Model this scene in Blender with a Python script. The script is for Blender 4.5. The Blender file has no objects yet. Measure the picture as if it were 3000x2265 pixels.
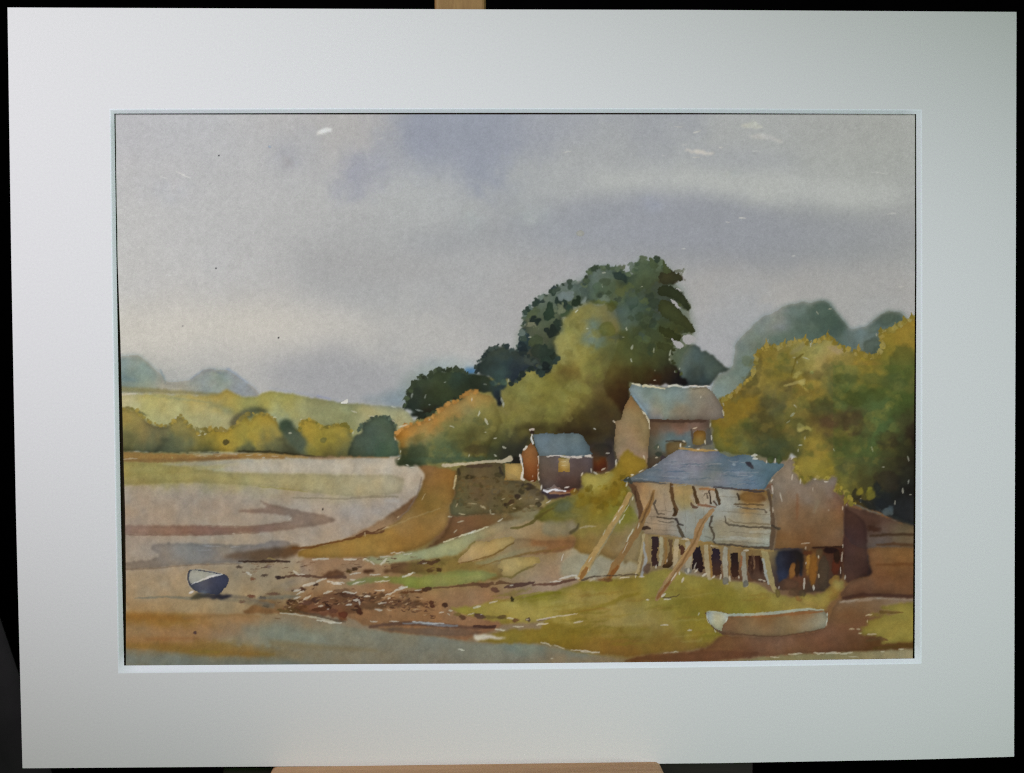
"""A watercolour in a window mat, standing on a wooden easel in front of black cloth."""
import bpy, bmesh, math
import numpy as np
from mathutils import Matrix, Vector, Euler

# ------------------------------------------------------------------ the watercolour: pigment laid down wash by wash on a fine grid
# measures are in thousandths of the photographed frame (3000 x 2265); S is the grid step
S = 2.25
GX0, GY0, GX1, GY1 = 325, 322, 2712, 1964
GW = int((GX1-GX0)/S)+1; GH = int((GY1-GY0)/S)+1
PX, PY = np.meshgrid(GX0+S*np.arange(GW), GY0+S*np.arange(GH))
PX = PX.astype(np.float32); PY = PY.astype(np.float32)
IMG = np.full((GH, GW, 3), (200, 198, 190), np.float32)
IDS = np.zeros((GH, GW), np.int16); ID_NAMES = ['']
_rng = np.random.default_rng(11)
_lat = {}
def fld(scale, seed, w=(slice(None), slice(None))):
    """smooth random field over (a window of) the sheet, features about `scale` wide, roughly -1..1"""
    if (scale, seed) not in _lat:
        r = np.random.default_rng(seed*7919+int(scale*13))
        _lat[scale, seed] = r.uniform(-1, 1, (int(GH*S/scale)+4+int(GY0/scale), int(GW*S/scale)+4+int(GX0/scale))).astype(np.float32)
    a = _lat[scale, seed]
    def q(g):
        i = np.floor(g).astype(int); f = g-i; return i, (f*f*(3-2*f)).astype(np.float32)
    ix, fx = q(PX[0, w[1]]/scale); iy, fy = q(PY[w[0], 0]/scale)
    r0 = a[iy]*(1-fy)[:, None]+a[iy+1]*fy[:, None]
    return (r0[:, ix]*(1-fx)+r0[:, ix+1]*fx)*1.25
def fbm(scale, seed, n=3, w=(slice(None), slice(None))):
    o = 0; a = 1.
    for i in range(n): o = o+a*fld(max(scale/2**i, S*1.01), seed+i*31, w); a *= .55
    return o/1.6
GRAIN = .6*fld(4.2, 901)+.5*fld(8, 902)+.35*fld(17, 903)+.35*_rng.normal(0, 1, (GH, GW)).astype(np.float32)
def blur(m, r):
    r = int(round(r/S))
    if r < 1: return m
    for _ in range(2):
        for ax in (0, 1):
            p = np.pad(m, [(r+1, r) if i == ax else (0, 0) for i in range(2)], mode='edge')
            c = np.cumsum(p, axis=ax, dtype=np.float64)
            n = m.shape[ax]
            m = ((c[2*r+1:2*r+1+n]-c[:n]) if ax == 0 else (c[:, 2*r+1:2*r+1+n]-c[:, :n]))/(2*r+1)
    return m.astype(np.float32)
def P(s): return np.array([tuple(map(float, q.split(','))) for q in s.split()], np.float32)
def H(h): return np.array([int(h[i:i+2], 16) for i in (0, 2, 4)], np.float32)
def win(x0, y0, x1, y1):
    a = max(0, int((y0-GY0)/S)); b = min(GH, int((y1-GY0)/S)+2); c = max(0, int((x0-GX0)/S)); d = min(GW, int((x1-GX0)/S)+2)
    return (slice(a, max(a+1, b)), slice(c, max(c+1, d)))
def chaikin(p, n):
    for _ in range(n):
        q = np.roll(p, -1, 0); o = np.empty((2*len(p), 2), np.float32); o[0::2] = .75*p+.25*q; o[1::2] = .25*p+.75*q; p = o
    return p
def pip(p, X, Y):
    m = np.zeros(X.shape, bool); x1, y1 = p[-1]
    for x2, y2 in p:
        if y1 != y2:
            c = (y1 > Y) != (y2 > Y); m ^= c & (X < (x2-x1)*(Y-y1)/(y2-y1)+x1)
        x1, y1 = x2, y2
    return m
def ident(name):
    if name not in ID_NAMES: ID_NAMES.append(name)
    return ID_NAMES.index(name)
def colour(cols, w, bleed=18, seed=3, ax=1.):
    if isinstance(cols, str) and ',' not in cols: return H(cols)
    c = [q.split(',') for q in cols.split()]
    cx = np.array([float(q[0]) for q in c]); cy = np.array([float(q[1]) for q in c]); cc = np.stack([H(q[2]) for q in c])
    X = PX[w]+bleed*fbm(70, seed+5, w=w)+bleed*.35*fld(14, seed+8, w=w); Y = PY[w]+bleed*fbm(70, seed+6, w=w)+bleed*.35*fld(14, seed+9, w=w)
    if len(c) == 1: return cc[0]
    nn = np.sqrt(np.array([np.sort(((cx-x)/ax)**2+(cy-y)**2)[1] for x, y in zip(cx, cy)]))
    s2 = 2*(.62*np.maximum(nn, 18))**2
    num = 0; den = 0
    for i in range(len(c)):
        d2 = ((X-cx[i])/ax)**2+(Y-cy[i])**2
        k = np.exp(-d2/s2[i])+2e-3/(1+d2/s2[i])**2
        num = num+k[..., None]*cc[i]; den = den+k
    return num/den[..., None]
def lay(w, m, col, a=1., gran=.02, name=None, thr=.5):
    m = np.clip(m, 0, 1)*a
    if gran: col = col*(1+gran*GRAIN[w][..., None]+gran*.7*fbm(40, 77, w=w)[..., None])
    if gran >= .018:
        v = fbm(26, 88, w=w); h = fbm(60, 93, w=w)
        col = col*(1+.055*v[..., None])*(1+h[..., None]*np.array((.035, .0, -.045), np.float32))
    IMG[w] = IMG[w]*(1-m[..., None])+col*m[..., None]
    if name: IDS[w][m > thr] = ident(name)
_seed = [0]
CRISP = {'painted_'+q for q in 'hedge round_bush great_tree dark_tree dark_bush orange_bush golden_tree barn cottage boathouse pilings rowing_boat small_boat scrub grass'.split()}
def wash(pts, cols, soft=2.5, wob=3, ws=13, edge=.10, a=1., gran=.02, sm=None, bleed=18, name=None, rough=0, ax=1.):
    """a wash with wobbling, slightly darker rim; cols = 'x,y,hex ...' bleeding into each other"""
    _seed[0] += 1; sd = _seed[0] % 23+100
    if soft < 4: soft *= .6; edge *= 1.35
    if sm is None: sm = 0 if name in CRISP else 1
    p = P(pts); pad = wob*2+soft*3+8
    w = win(p[:, 0].min()-pad, p[:, 1].min()-pad, p[:, 0].max()+pad, p[:, 1].max()+pad)
    X = PX[w]+wob*fbm(ws, sd, w=w); Y = PY[w]+wob*fbm(ws, sd+40, w=w)
    if rough: X = X+rough*fld(5, sd, w=w); Y = Y+rough*fld(5, sd+3, w=w)
    m = pip(chaikin(p, sm), X, Y).astype(np.float32); m = blur(m, soft)
    col = colour(cols, w, bleed, sd, ax)
    if edge:
        e = np.clip(m*(1-blur(m, 9))*2, 0, 1); col = col*(1-edge*e[..., None])
    lay(w, m, col, a, gran, name)
def line(pts, wd, col, a=1., soft=2., wob=2, dry=0, name=None, gran=.02):
    """a brush stroke along a path; wd = width or list of widths; dry = how broken it is"""
    _seed[0] += 1; sd = _seed[0] % 23+200; soft = soft*.7 if soft < 4 else soft
    p = P(pts); wd = np.interp(np.linspace(0, 1, len(p)), np.linspace(0, 1, len(np.atleast_1d(wd))), np.atleast_1d(wd)); M = wd.max()/2+wob*2+soft*2+6
    w = win(p[:, 0].min()-M, p[:, 1].min()-M, p[:, 0].max()+M, p[:, 1].max()+M)
    X = PX[w]+wob*fbm(11, sd, w=w); Y = PY[w]+wob*fbm(11, sd+9, w=w)
    best = np.full(X.shape, -1e9, np.float32)
    for i in range(len(p)-1):
        a0, b0 = p[i], p[i+1]; d = b0-a0; t = np.clip(((X-a0[0])*d[0]+(Y-a0[1])*d[1])/(d@d+1e-6), 0, 1)
        best = np.maximum(best, (wd[i]+(wd[i+1]-wd[i])*t)/2-np.hypot(X-a0[0]-t*d[0], Y-a0[1]-t*d[1]))
    m = np.clip(best/max(soft, .5)/1.4+.5, 0, 1)
    if dry: m = m*np.clip((fbm(9, sd+77, 2, w)+1-2*dry)*2.5+.5, 0, 1)
    lay(w, m, H(col), a, gran, name)
def dabs(s, soft=2., wob=2.5, name=None, a=1., edge=.12):
    """brush dabs 'x,y,rx,ry,angle,hex ...'"""
    for q in s.split():
        q = q.split(','); x, y, rx, ry, an = map(float, q[:5]); _seed[0] += 1; sd = _seed[0] % 23+300
        M = max(rx, ry)+wob*2+soft*2+5; w = win(x-M, y-M, x+M, y+M)
        sc = float(np.clip(min(rx, ry)*1.1, 4.6, 14)); X = PX[w]+wob*fbm(sc, sd, 2, w)-x; Y = PY[w]+wob*fbm(sc, sd+5, 2, w)-y; c, n = math.cos(math.radians(an)), math.sin(math.radians(an))
        r = np.sqrt(((X*c+Y*n)/rx)**2+((Y*c-X*n)/ry)**2)
        m = np.clip((1-r)*min(rx, ry)/max(soft, .5)/1.4+.5, 0, 1)
        col = H(q[5])*(1-edge*np.clip(1.6*r-.8, 0, 1))[..., None]
        lay(w, m, col, a, .02, name)
def flecks(s, col='c2beb0', a=.8, wob=2.0):
    """bare paper left between washes: 'x,y,length,thickness,angle ...'"""
    for q in s.split():
        x, y, l, t, an = map(float, q.split(','))
        if t > l: l, t, an = t, l, an+90
        l *= .88; t = min(t*.78, max(3., l*.6)); c, n = math.cos(math.radians(an))*l/2, math.sin(math.radians(an))*l/2
        line(f'{x-c},{y-n} {x},{y} {x+c},{y+n}', [t*.6, t*.95, t*.55], col, a*.82, 2.1, wob)
def glow(s, a=.6):
    """wet-in-wet blooms 'x,y,rx,ry,hex ...'"""
    for q in s.split():
        q = q.split(','); x, y, rx, ry = map(float, q[:4]); _seed[0] += 1; sd = _seed[0] % 23+400
        w = win(x-3*rx, y-3*ry, x+3*rx, y+3*ry)
        X = PX[w]-x+rx*.35*fbm(40, sd, w=w); Y = PY[w]-y+ry*.35*fbm(40, sd+5, w=w)
        lay(w, np.exp(-((X/rx)**2+(Y/ry)**2)*1.1), H(q[4]), a, .02)
def leafy(path, cols, size=7, step=8, out=2., name=None, a=.95, tall=1.):
    """small leaf-shaped touches along the edge of a crown, which give it its broken outline"""
    p = P(path); d = np.hypot(*np.diff(p, axis=0).T); L = np.r_[0, np.cumsum(d)]; cols = cols.split()
    for t in np.arange(0, L[-1], step):
        t = t+_rng.uniform(-.4, .4)*step; x = np.interp(t, L, p[:, 0]); y = np.interp(t, L, p[:, 1])
        k = _rng.uniform(.55, 1.25)*size; j = _rng.normal(0, out, 2)
        dabs(f'{x+j[0]:.1f},{y+j[1]:.1f},{k:.1f},{k*_rng.uniform(.6,.95)*tall:.1f},{_rng.uniform(-60,60):.0f},'+cols[_rng.integers(len(cols))], 1.4 if a > .5 else 3.5, max(2.5, .42*k) if a > .5 else 7., name, a, .05 if a > .5 else 0)
# --- sky
wash('290,290 2760,290 2760,1420 290,1420',
 '318,345,b2afb3 450,420,b5b3b5 600,370,b3b2b5 800,370,b3afac 1000,370,aeaaa6 1120,360,a6a3a3 1200,380,8e94a3 1400,360,8e94a3 1600,360,989ba4 1250,450,969aa6 1100,490,9a9ca8 1040,520,9698a6 '
 '850,450,a6a6aa 700,520,b4b2b0 400,600,bcb9b6 350,480,b6b2b2 400,800,bcb8b3 600,700,b8b6b4 900,600,b2b1ae 1200,600,abadab 900,780,acaaa8 1100,800,a5a5a3 1300,780,a3a3a3 1400,860,a4a2a0 1200,950,b2aea6 '
 '800,930,b8b2aa 500,920,beb8b0 420,1000,beb6a8 700,1040,b2aea6 900,1060,a8a5a2 1000,1110,a09e9e 1150,1110,9c9e9e 1130,1010,aeaaa4 1300,1000,b0aca6 '
 '1700,360,989ba2 1900,360,96999f 1650,450,a3a5a3 1800,480,a5a7a4 2000,450,a0a3a3 2200,400,a3a5a2 2400,360,a0a19b 2600,380,9e9f97 2650,500,9fa29a 2300,470,a0a39f 2000,530,a7aaa5 2200,560,abada5 2500,560,a4a79f '
 '1600,560,a7aaa7 1550,640,989ca1 1800,600,969aa0 1950,610,9295a0 2150,630,90949b 2350,660,909395 2500,690,919494 2650,640,9a9b97 1700,710,9a9a9d 2000,720,989898 2300,750,989794 2550,770,9a9893 1550,780,a4a09d '
 '2100,800,9d9995 2350,820,a09c96 2650,860,a09c96 2060,850,a4a09b 2300,870,a6a29b 2150,900,9f9f9e 2080,1010,9f9e9f 2200,960,9b9d9e 2450,860,a09e98 2600,900,9f9f9b 400,1150,a0a29c 1450,700,a0a2a2',
 soft=0, edge=0, bleed=34, gran=.013, name='painted_sky', sm=0)
wash('1168,335 1420,330 1720,335 1680,390 1560,430 1440,470 1330,480 1210,455 1185,410', '1200,370,8d93a3 1400,370,8b91a2 1600,360,989ba4', soft=26, wob=14, ws=60, edge=0, a=.55, gran=.013)
wash('1172,335 1290,335 1290,470 1200,450 1178,400', '8b90a2', soft=13, wob=9, ws=40, edge=0, a=.40, gran=.013)
wash('1440,690 1560,650 1750,625 1900,600 2100,610 2300,640 2500,665 2720,650 2720,780 2400,770 2100,780 1800,740 1600,745 1450,730', '1600,700,94979b 1900,660,8b8e95 2200,690,898c92 2500,710,8b8e8e 2680,700,929390', soft=34, wob=22, ws=90, edge=0, a=.75, gran=.013)
wash('1500,640 1560,625 1700,600 1850,570 1990,575 2100,595 2220,610 2360,640 2500,655 2600,645 2700,625 2700,720 2400,730 2100,720 1900,700 1600,720 1480,690', '1600,650,989ca2 1900,630,9194a0 2200,650,8f9298 2500,690,909393 2650,680,989894', soft=22, wob=16, ws=70, edge=0, a=.8, gran=.013)
wash('1700,505 2000,485 2300,515 2550,540 2720,570 2600,600 2350,600 2150,570 1950,545 1700,560', 'b0b2ab', soft=26, wob=14, ws=70, edge=0, a=.8, gran=.013)
wash('2000,445 2150,430 2300,455 2340,490 2200,495 2050,480', '999ca0', soft=22, wob=14, ws=50, edge=0, a=.6, gran=.013)
wash('1720,815 1950,790 2200,810 2500,790 2720,800 2720,850 2400,840 2150,850 1950,860', 'a4a09a', soft=30, wob=12, ws=60, edge=0, a=.45, gran=.013)
wash('1000,640 1300,690 1560,640 1560,780 1250,870 950,850 800,780', 'a4a4a3', soft=44, wob=20, ws=90, edge=0, a=.6, gran=.013)
wash('700,1080 900,1040 1100,1050 1150,1120 1200,1180 950,1180 800,1160', 'a09f9f', soft=30, wob=14, ws=60, edge=0, a=.6, gran=.013)
wash('1150,720 1350,660 1600,615 1850,585 2100,600 2400,650 2720,640 2720,720 2400,720 2050,690 1750,670 1450,720 1250,770', '8c8f95', soft=30, wob=18, ws=70, edge=0, a=.4, gran=.013)
wash('290,930 500,900 800,900 1050,930 1150,985 900,1010 650,1010 450,1040 290,1060', 'c9c0b0', soft=40, wob=20, ws=90, edge=0, a=.8, gran=.013)
wash('860,730 1000,715 1200,740 1380,780 1300,830 1100,850 900,820', 'a3a19f', soft=30, wob=20, ws=80, edge=0, a=.7, gran=.013)
wash('780,1060 950,1050 1120,1070 1190,1120 1190,1185 1000,1178 850,1150', '9a999b', soft=26, wob=16, ws=60, edge=0, a=.7, gran=.013)
glow('1035,505,30,55,9395a6 1120,480,22,22,9a9cac 830,455,35,32,a1a1a8 500,550,70,40,b0b0b6 850,470,30,30,a2a2aa 1910,600,34,24,9297a6 2145,510,26,12,a2a7a2 1555,630,60,30,9fa8a6 1380,640,36,40,a2abaa', .5)
wash('927,391 935,381 952,375 968,374 972,383 958,389 945,391 930,396', 'd6d3cb', soft=2, wob=3, edge=0, a=.95)
wash('2162,372 2185,360 2205,354 2222,360 2237,372 2220,375 2190,373', 'bbb8a4', soft=3, wob=4, edge=0, a=.9)
wash('2188,398 2215,392 2235,391 2252,396 2300,414 2290,419 2245,407 2205,404', 'b4b3ad', soft=3, wob=4, edge=0, a=.8)
wash('2003,437 2040,439 2060,442 2096,449 2085,454 2050,452 2012,444', 'bdb8ae', soft=2.5, wob=4, edge=0, a=.85)
flecks('2040,461,24,5,4 1987,372,24,5,3 2041,386,24,7,-20 2112,431,12,6,0 1485,516,9,4,-15 2215,443,26,4,0 2005,425,16,4,0 1115,406,14,5,0 2571,507,50,4,6 2612,626,30,7,-5 2175,639,20,7,6 2132,650,12,5,0 1379,631,14,4,0 2003,729,9,7,0 2325,751,9,5,0 1662,445,26,4,-10 1943,456,10,4,0 2640,840,14,5,0', 'b9b8b0', .8)
flecks('528,508,30,5,22 545,517,34,5,22 493,806,20,5,0 480,520,20,4,15', 'cfcdc9', .85)
dabs('641,456,2.6,2.6,0,3c3a40 633,786,2.6,2.4,0,35343a 816,990,2.6,2.6,0,2d2b30 535,955,2,2,0,8d8884 790,430,5,3,30,93a0bd 1700,684,12,9,0,98978c', 1.0, .6, a=.9)

IMG = IMG.mean(2, keepdims=True)+.68*(IMG-IMG.mean(2, keepdims=True)); IMG *= np.array((1.026, 1.034, 1.037), np.float32)
# --- far tree mounds and the field
wash('318,1050 375,1042 400,1041 430,1054 455,1080 475,1106 492,1124 520,1122 560,1110 590,1088 625,1081 650,1086 668,1081 690,1096 715,1120 745,1135 765,1158 730,1172 650,1168 560,1160 480,1155 318,1150',
 '370,1070,8b9a98 400,1100,809790 370,1115,6d8890 440,1100,869893 500,1135,a0a49e 560,1125,98a29e 600,1100,8b969a 640,1115,8a9f92 670,1100,8c969e 680,1140,94a0a4 720,1150,979ea3 600,1145,989d94 620,1150,93a3a0 400,1140,949d8c', soft=7, wob=5, ws=22, edge=.10, name='painted_far_tree')
line('470,1085 478,1105 486,1125', [5, 8, 5], '77888c', .5, 4); line('560,1112 590,1090 625,1083 645,1092', 6, '7b8797', .5, 5); line('668,1083 690,1097 720,1122', 8, '8290a0', .5, 6)
glow('380,1112,26,9,6a8693 700,1140,24,20,8c99a8', .6)
line('318,1140 430,1143 520,1149 600,1155 660,1155', [16, 12, 6], '85845c', .75, 6)
wash('318,1153 450,1154 540,1156 600,1158 645,1157 655,1143 668,1140 682,1150 700,1158 725,1166 755,1160 775,1148 800,1147 860,1153 900,1164 960,1172 1005,1180 1060,1183 1130,1190 1195,1196 1230,1280 1150,1345 318,1335',
 '380,1165,bdb58a 400,1185,b8b283 500,1200,aaa978 600,1225,a8a679 450,1164,b8ac64 580,1165,b9a257 660,1150,a9944a 700,1180,a39b55 850,1165,a9a257 800,1190,9da070 900,1200,95966b 1000,1210,8d9067 1100,1200,a09e74 1150,1230,a3a078 820,1225,8c9a80 950,1240,8c8c62 650,1250,a0a077 780,1170,aaa356 730,1190,97975c 1000,1260,90915f', soft=3, wob=3, edge=.08, name='painted_field')
line('318,1156 395,1154', [9, 5], 'c3bba4', .7, 3)
line('450,1160 540,1170 620,1180', [4, 8, 3], '90956e', .5, 4)
wash('590,1180 640,1186 680,1200 700,1213 680,1212 640,1200', '6f7a60', soft=6, wob=5, edge=0, a=.8)
wash('670,1245 682,1222 705,1203 730,1195 760,1193 785,1202 782,1212 760,1214 745,1218 742,1230 728,1222 715,1240 705,1250 690,1262', '700,1240,6a6448 770,1203,54583e 730,1205,646a4c', soft=4, wob=4, edge=.05)
line('790,1138 860,1150 930,1162 1000,1176', [6, 10, 4], '8f96a3', .35, 8); line('930,1160 965,1168', 6, '868db0', .5, 5)
wash('1060,1165 1120,1155 1190,1130 1190,1195 1130,1189 1060,1180', '1110,1170,858e91 1170,1170,71828a', soft=9, wob=6, edge=0, a=.75)
wash('1165,1130 1200,1095 1260,1060 1300,1050 1400,1060 1400,1110 1200,1200', '1180,1150,7d8c8c 1300,1070,96a3a3 1220,1100,879795', soft=16, wob=8, edge=0, a=.75)
wash('1355,1085 1375,1074 1395,1080 1395,1098 1370,1100', '3f6c93', soft=5, wob=4, edge=0, a=.85)
wash('999,1180 1008,1175 1018,1167 1019,1182 1000,1183', 'd4d3c9', soft=1.5, wob=1.5, edge=0)
flecks('1153,1192,14,5,10 1037,1206,18,5,15 806,1223,8,5,20', 'c6c5b2')

# --- hedgerow
HN = 'painted_hedge'
wash('318,1194 378,1196 398,1204 415,1214 425,1228 448,1243 472,1249 498,1244 518,1226 530,1217 542,1228 552,1245 572,1262 585,1276 597,1272 612,1256 632,1254 652,1263 672,1256 690,1248 700,1228 715,1214 724,1224 732,1232 745,1216 760,1210 790,1214 806,1232 820,1250 880,1262 878,1240 900,1228 920,1230 940,1248 958,1248 985,1243 1010,1243 1026,1254 1030,1278 1060,1275 1060,1344 1000,1342 930,1347 880,1338 800,1326 700,1328 640,1325 560,1328 460,1328 318,1322',
 '375,1220,a08c4a 400,1235,9d8a4c 380,1280,7c7548 450,1262,7d724b 525,1240,988848 440,1300,586249 530,1300,57634f 600,1285,9a8c3c 645,1278,a89238 690,1280,998b40 750,1240,a38d3a 790,1270,9e8c46 720,1305,666a48 800,1302,585f48 360,1316,46492f 460,1320,3a4034 600,1320,3f4434 720,1322,3e4234 840,1322,3f3c28 900,1260,a8913a 915,1300,90863c 990,1260,a8943f 960,1290,9a8832 870,1305,545e4e 1000,1305,77703f 1040,1300,667052 950,1325,544c2e 1030,1330,4b4f38 560,1265,94854a', soft=2.5, wob=4, edge=.16, name=HN)
wash('815,1250 822,1232 840,1227 858,1238 862,1250 875,1256 888,1275 900,1310 880,1330 850,1300 835,1280', '835,1240,40503e 850,1255,3c4a3c 870,1290,55604e', soft=5, wob=5, edge=.05)
wash('1045,1275 1060,1262 1058,1246 1072,1233 1085,1228 1100,1219 1115,1218 1132,1222 1148,1233 1160,1247 1162,1262 1158,1280 1172,1312 1178,1335 1150,1338 1120,1344 1080,1342 1040,1342 1020,1335 1030,1300',
 '1110,1230,56705f 1080,1250,4c5c50 1140,1250,46574c 1110,1275,52635a 1140,1290,4e685a 1090,1300,4c6054 1060,1300,566657 1120,1325,46604f 1060,1335,42503f', soft=2.5, wob=5, ws=16, edge=.15, name='painted_round_bush')
line('318,1325 460,1330 560,1330 640,1328', [7, 8, 6], '33362a', .8, 3)
line('700,1322 790,1325 880,1335 950,1341', [6, 9, 9, 5], '35301c', .75, 3)
flecks('1033,1265,6,14,-8 885,1229,10,5,0 938,1252,5,9,0 850,1269,9,9,0 517,1222,14,7,-35 655,1262,10,6,10 585,1276,8,8,0 600,1272,8,5,0 1093,1219,30,4,0 1152,1233,12,5,40 1158,1285,5,12,-20', 'c2c1ae')
dabs('948,1290,9,8,0,6c6a3c 960,1250,10,4,-10,6b602c 600,1258,20,5,8,7f7230 378,1196,12,3,10,6f632f 412,1210,20,4,22,6f6c44 580,1262,12,4,60,76703f 662,1296,10,8,0,3d3826 990,1244,18,3,0,6f6836', 2, 3, a=.7)

# --- toned ground under the landscape
wash('290,1330 1170,1340 1250,1360 1800,1360 2760,1330 2760,2000 290,2000', '400,1400,9c9268 400,1600,9f9080 400,1760,9c8866 600,1930,827a62 1000,1900,807864 1000,1700,95785a 1300,1600,80683c 1500,1560,8a7652 1350,1800,8a6846 1600,1650,8f7a58 1900,1900,78603a 1800,1780,8a803a 2300,1900,76543a 2600,1820,7c6438 2600,1650,7a5432 2300,1560,6c5640 2100,1500,8a8272 1650,1420,6a5e3c 1500,1940,7c7664 2100,1940,88785a', soft=3, edge=0, sm=0, bleed=14)
leafy('330,1196 398,1204 425,1228 472,1248 498,1244 530,1218 552,1245 585,1274 620,1255 660,1262 690,1248 715,1216 745,1214 790,1216 815,1240', '96843f 8a7c40 a38e42 7c7238', 6, 9, 1.5, HN, .9, 1.3)
leafy('878,1262 880,1240 905,1230 930,1240 945,1255 985,1244 1012,1244 1030,1265', '8a7a34 a38e3a 78702f', 6, 9, 1.5, HN, .9, 1.2)
leafy('1050,1262 1060,1244 1085,1229 1105,1219 1132,1222 1158,1246 1164,1275', '4a5e52 42524a 566a5c', 6, 8, 1.5, 'painted_round_bush', .9)
# --- mudflat
wash('318,1322 460,1328 700,1326 880,1338 940,1347 1060,1342 1120,1344 1165,1338 1190,1355 1260,1362 1260,1400 1235,1450 1190,1520 1140,1560 900,1640 900,1700 1000,1800 700,1830 318,1830',
 '900,1360,b5ad9b 1100,1375,b5ab97 1000,1348,b0a998 750,1362,b0a995 650,1375,aaa27c 400,1360,9d9459 450,1390,94874a 560,1390,9e935a 850,1405,a69c72 1100,1420,a69c7a 1000,1438,a69b78 700,1410,9f965f 380,1428,a39685 600,1440,a4998b 800,1450,a19585 950,1470,a59887 1150,1440,aa9c8b 600,1480,9d8d7b 450,1500,a2917c 700,1510,9f8f7c 1000,1530,a19282 1100,1520,a49684 900,1580,a3937f 450,1600,9f9384 600,1575,a0937f 1050,1480,a3968a 1200,1390,aea08c 380,1550,a08a76 420,1640,a0917f '
 '500,1700,a08d70 700,1750,9b8968 400,1720,a18c6e 400,1790,9e825a 600,1780,9b8560 800,1700,958468 780,1800,998460', soft=2, wob=2, edge=.06, gran=.022, name='painted_mudflat', bleed=14, ax=3)
line('318,1332 460,1338 600,1340 720,1337 830,1340', [22, 18, 14, 16, 8], '94703c', .85, 5, dry=.1)
line('318,1348 480,1350 600,1347 700,1340', [10, 12, 6], '7c5a34', .7, 4)
line('700,1335 760,1332 830,1335 900,1342', [9, 10, 6], '9a7638', .7, 4); flecks('380,1345,50,5,-4 590,1336,40,4,0 640,1335,20,5,0 730,1333,20,5,0 760,1334,16,4,0 805,1336,24,5,5', 'b3a488', .8)
line('520,1385 640,1378 800,1370', [10, 6], '9ba39a', .35, 6); line('480,1362 600,1358 740,1350', [8, 14, 6], '9a968c', .5, 6)
line('318,1392 450,1385 560,1383 620,1380', [10, 9, 5], '86773a', .6, 6); line('318,1420 480,1412 600,1400 700,1402', [12, 10, 8], '958a50', .5, 6)
wash('640,1375 720,1352 850,1350 1000,1347 1120,1345 1180,1350 1245,1375 1230,1388 1000,1388 800,1386 700,1386', '700,1370,b2ab9a 900,1366,b6ad9b 1100,1368,b6ad9a 1220,1378,b2a692', soft=5, wob=4, edge=.05, a=.85)
wash('300,1352 420,1354 520,1364 640,1384 800,1386 1000,1391 1180,1392 1190,1420 1165,1450 1060,1458 940,1446 860,1434 760,1424 640,1416 500,1414 300,1424', '340,1365,9c9050 340,1395,8e8146 340,1418,9a8c56 450,1380,998d50 560,1395,a09356 620,1405,9c8f58 700,1405,a1985f 800,1400,a89f73 900,1420,a39a66 1050,1405,a89f7c 1150,1425,a39a7c 1000,1440,a69c76', soft=2.5, wob=3, edge=.10, a=.75, ax=3)
line('760,1426 840,1433 900,1440', [3, 6, 2], '8d864a', .6, 3)
line('860,1458 940,1460 1000,1462 1060,1457 1120,1455 1165,1456', [3, 5, 8, 5], '8b8068', .75, 3); line('1130,1466 1165,1468', 8, 'a6a097', .6, 6)
wash('750,1463 800,1480 850,1490 910,1501 950,1508 978,1520 982,1526 965,1533 925,1540 880,1548 820,1556 740,1560 660,1567 520,1568 318,1566 318,1540 480,1538 600,1541 700,1543 770,1538 820,1531 845,1529 860,1521 855,1514 830,1508 780,1503 730,1503 690,1500 740,1490 790,1488',
 '380,1553,97796a 480,1555,8a6b56 580,1553,875f50 700,1552,866754 780,1548,876455 850,1540,8b7260 930,1522,887261 850,1498,86705e 790,1484,8c7462 740,1496,947e6c', soft=3.6, wob=3, edge=.10, a=.82)
line('318,1566 480,1568 600,1567 760,1561', 3, '745a4a', .5, 2.5); line('600,1540 720,1543 800,1536 850,1528', 3, '7a6250', .5, 2.5); flecks('684,1563,8,5,0 850,1520,10,4,-30', 'c4b8a4')
wash('438,1601 460,1592 540,1590 620,1592 700,1598 760,1595 790,1583 820,1582 850,1585 856,1600 780,1625 720,1650 620,1652 540,1655 440,1668 318,1672 318,1647 420,1643 466,1632 468,1622 450,1612',
 '470,1600,8d8580 540,1610,80817c 600,1620,807e7a 680,1610,7f807c 760,1610,82807e 830,1592,8a8078 400,1655,857666 500,1645,8a7d6e 650,1640,82776c 720,1630,7f756c', soft=3, wob=4, edge=.10, a=.92)
flecks('620,1600,60,5,3 690,1602,30,5,0 600,1612,40,4,0', 'a0a3a4', .55); line('318,1670 440,1666 560,1655 700,1652', [5, 4, 3], '776450', .5, 3)
wash('640,1632 700,1617 760,1610 830,1600 875,1597 880,1610 872,1625 850,1634 800,1640 760,1648 700,1640', '700,1630,75614f 760,1625,66503a 820,1620,5f4a38 865,1615,6d4a28 720,1640,6e5b48', soft=4, wob=4, edge=.12, a=.95)
line('700,1645 760,1646 800,1643 850,1646', [4, 8, 5], '3a2a22', .9, 2, dry=.15); flecks('795,1637,24,6,5', 'a08a50', .8)
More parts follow.
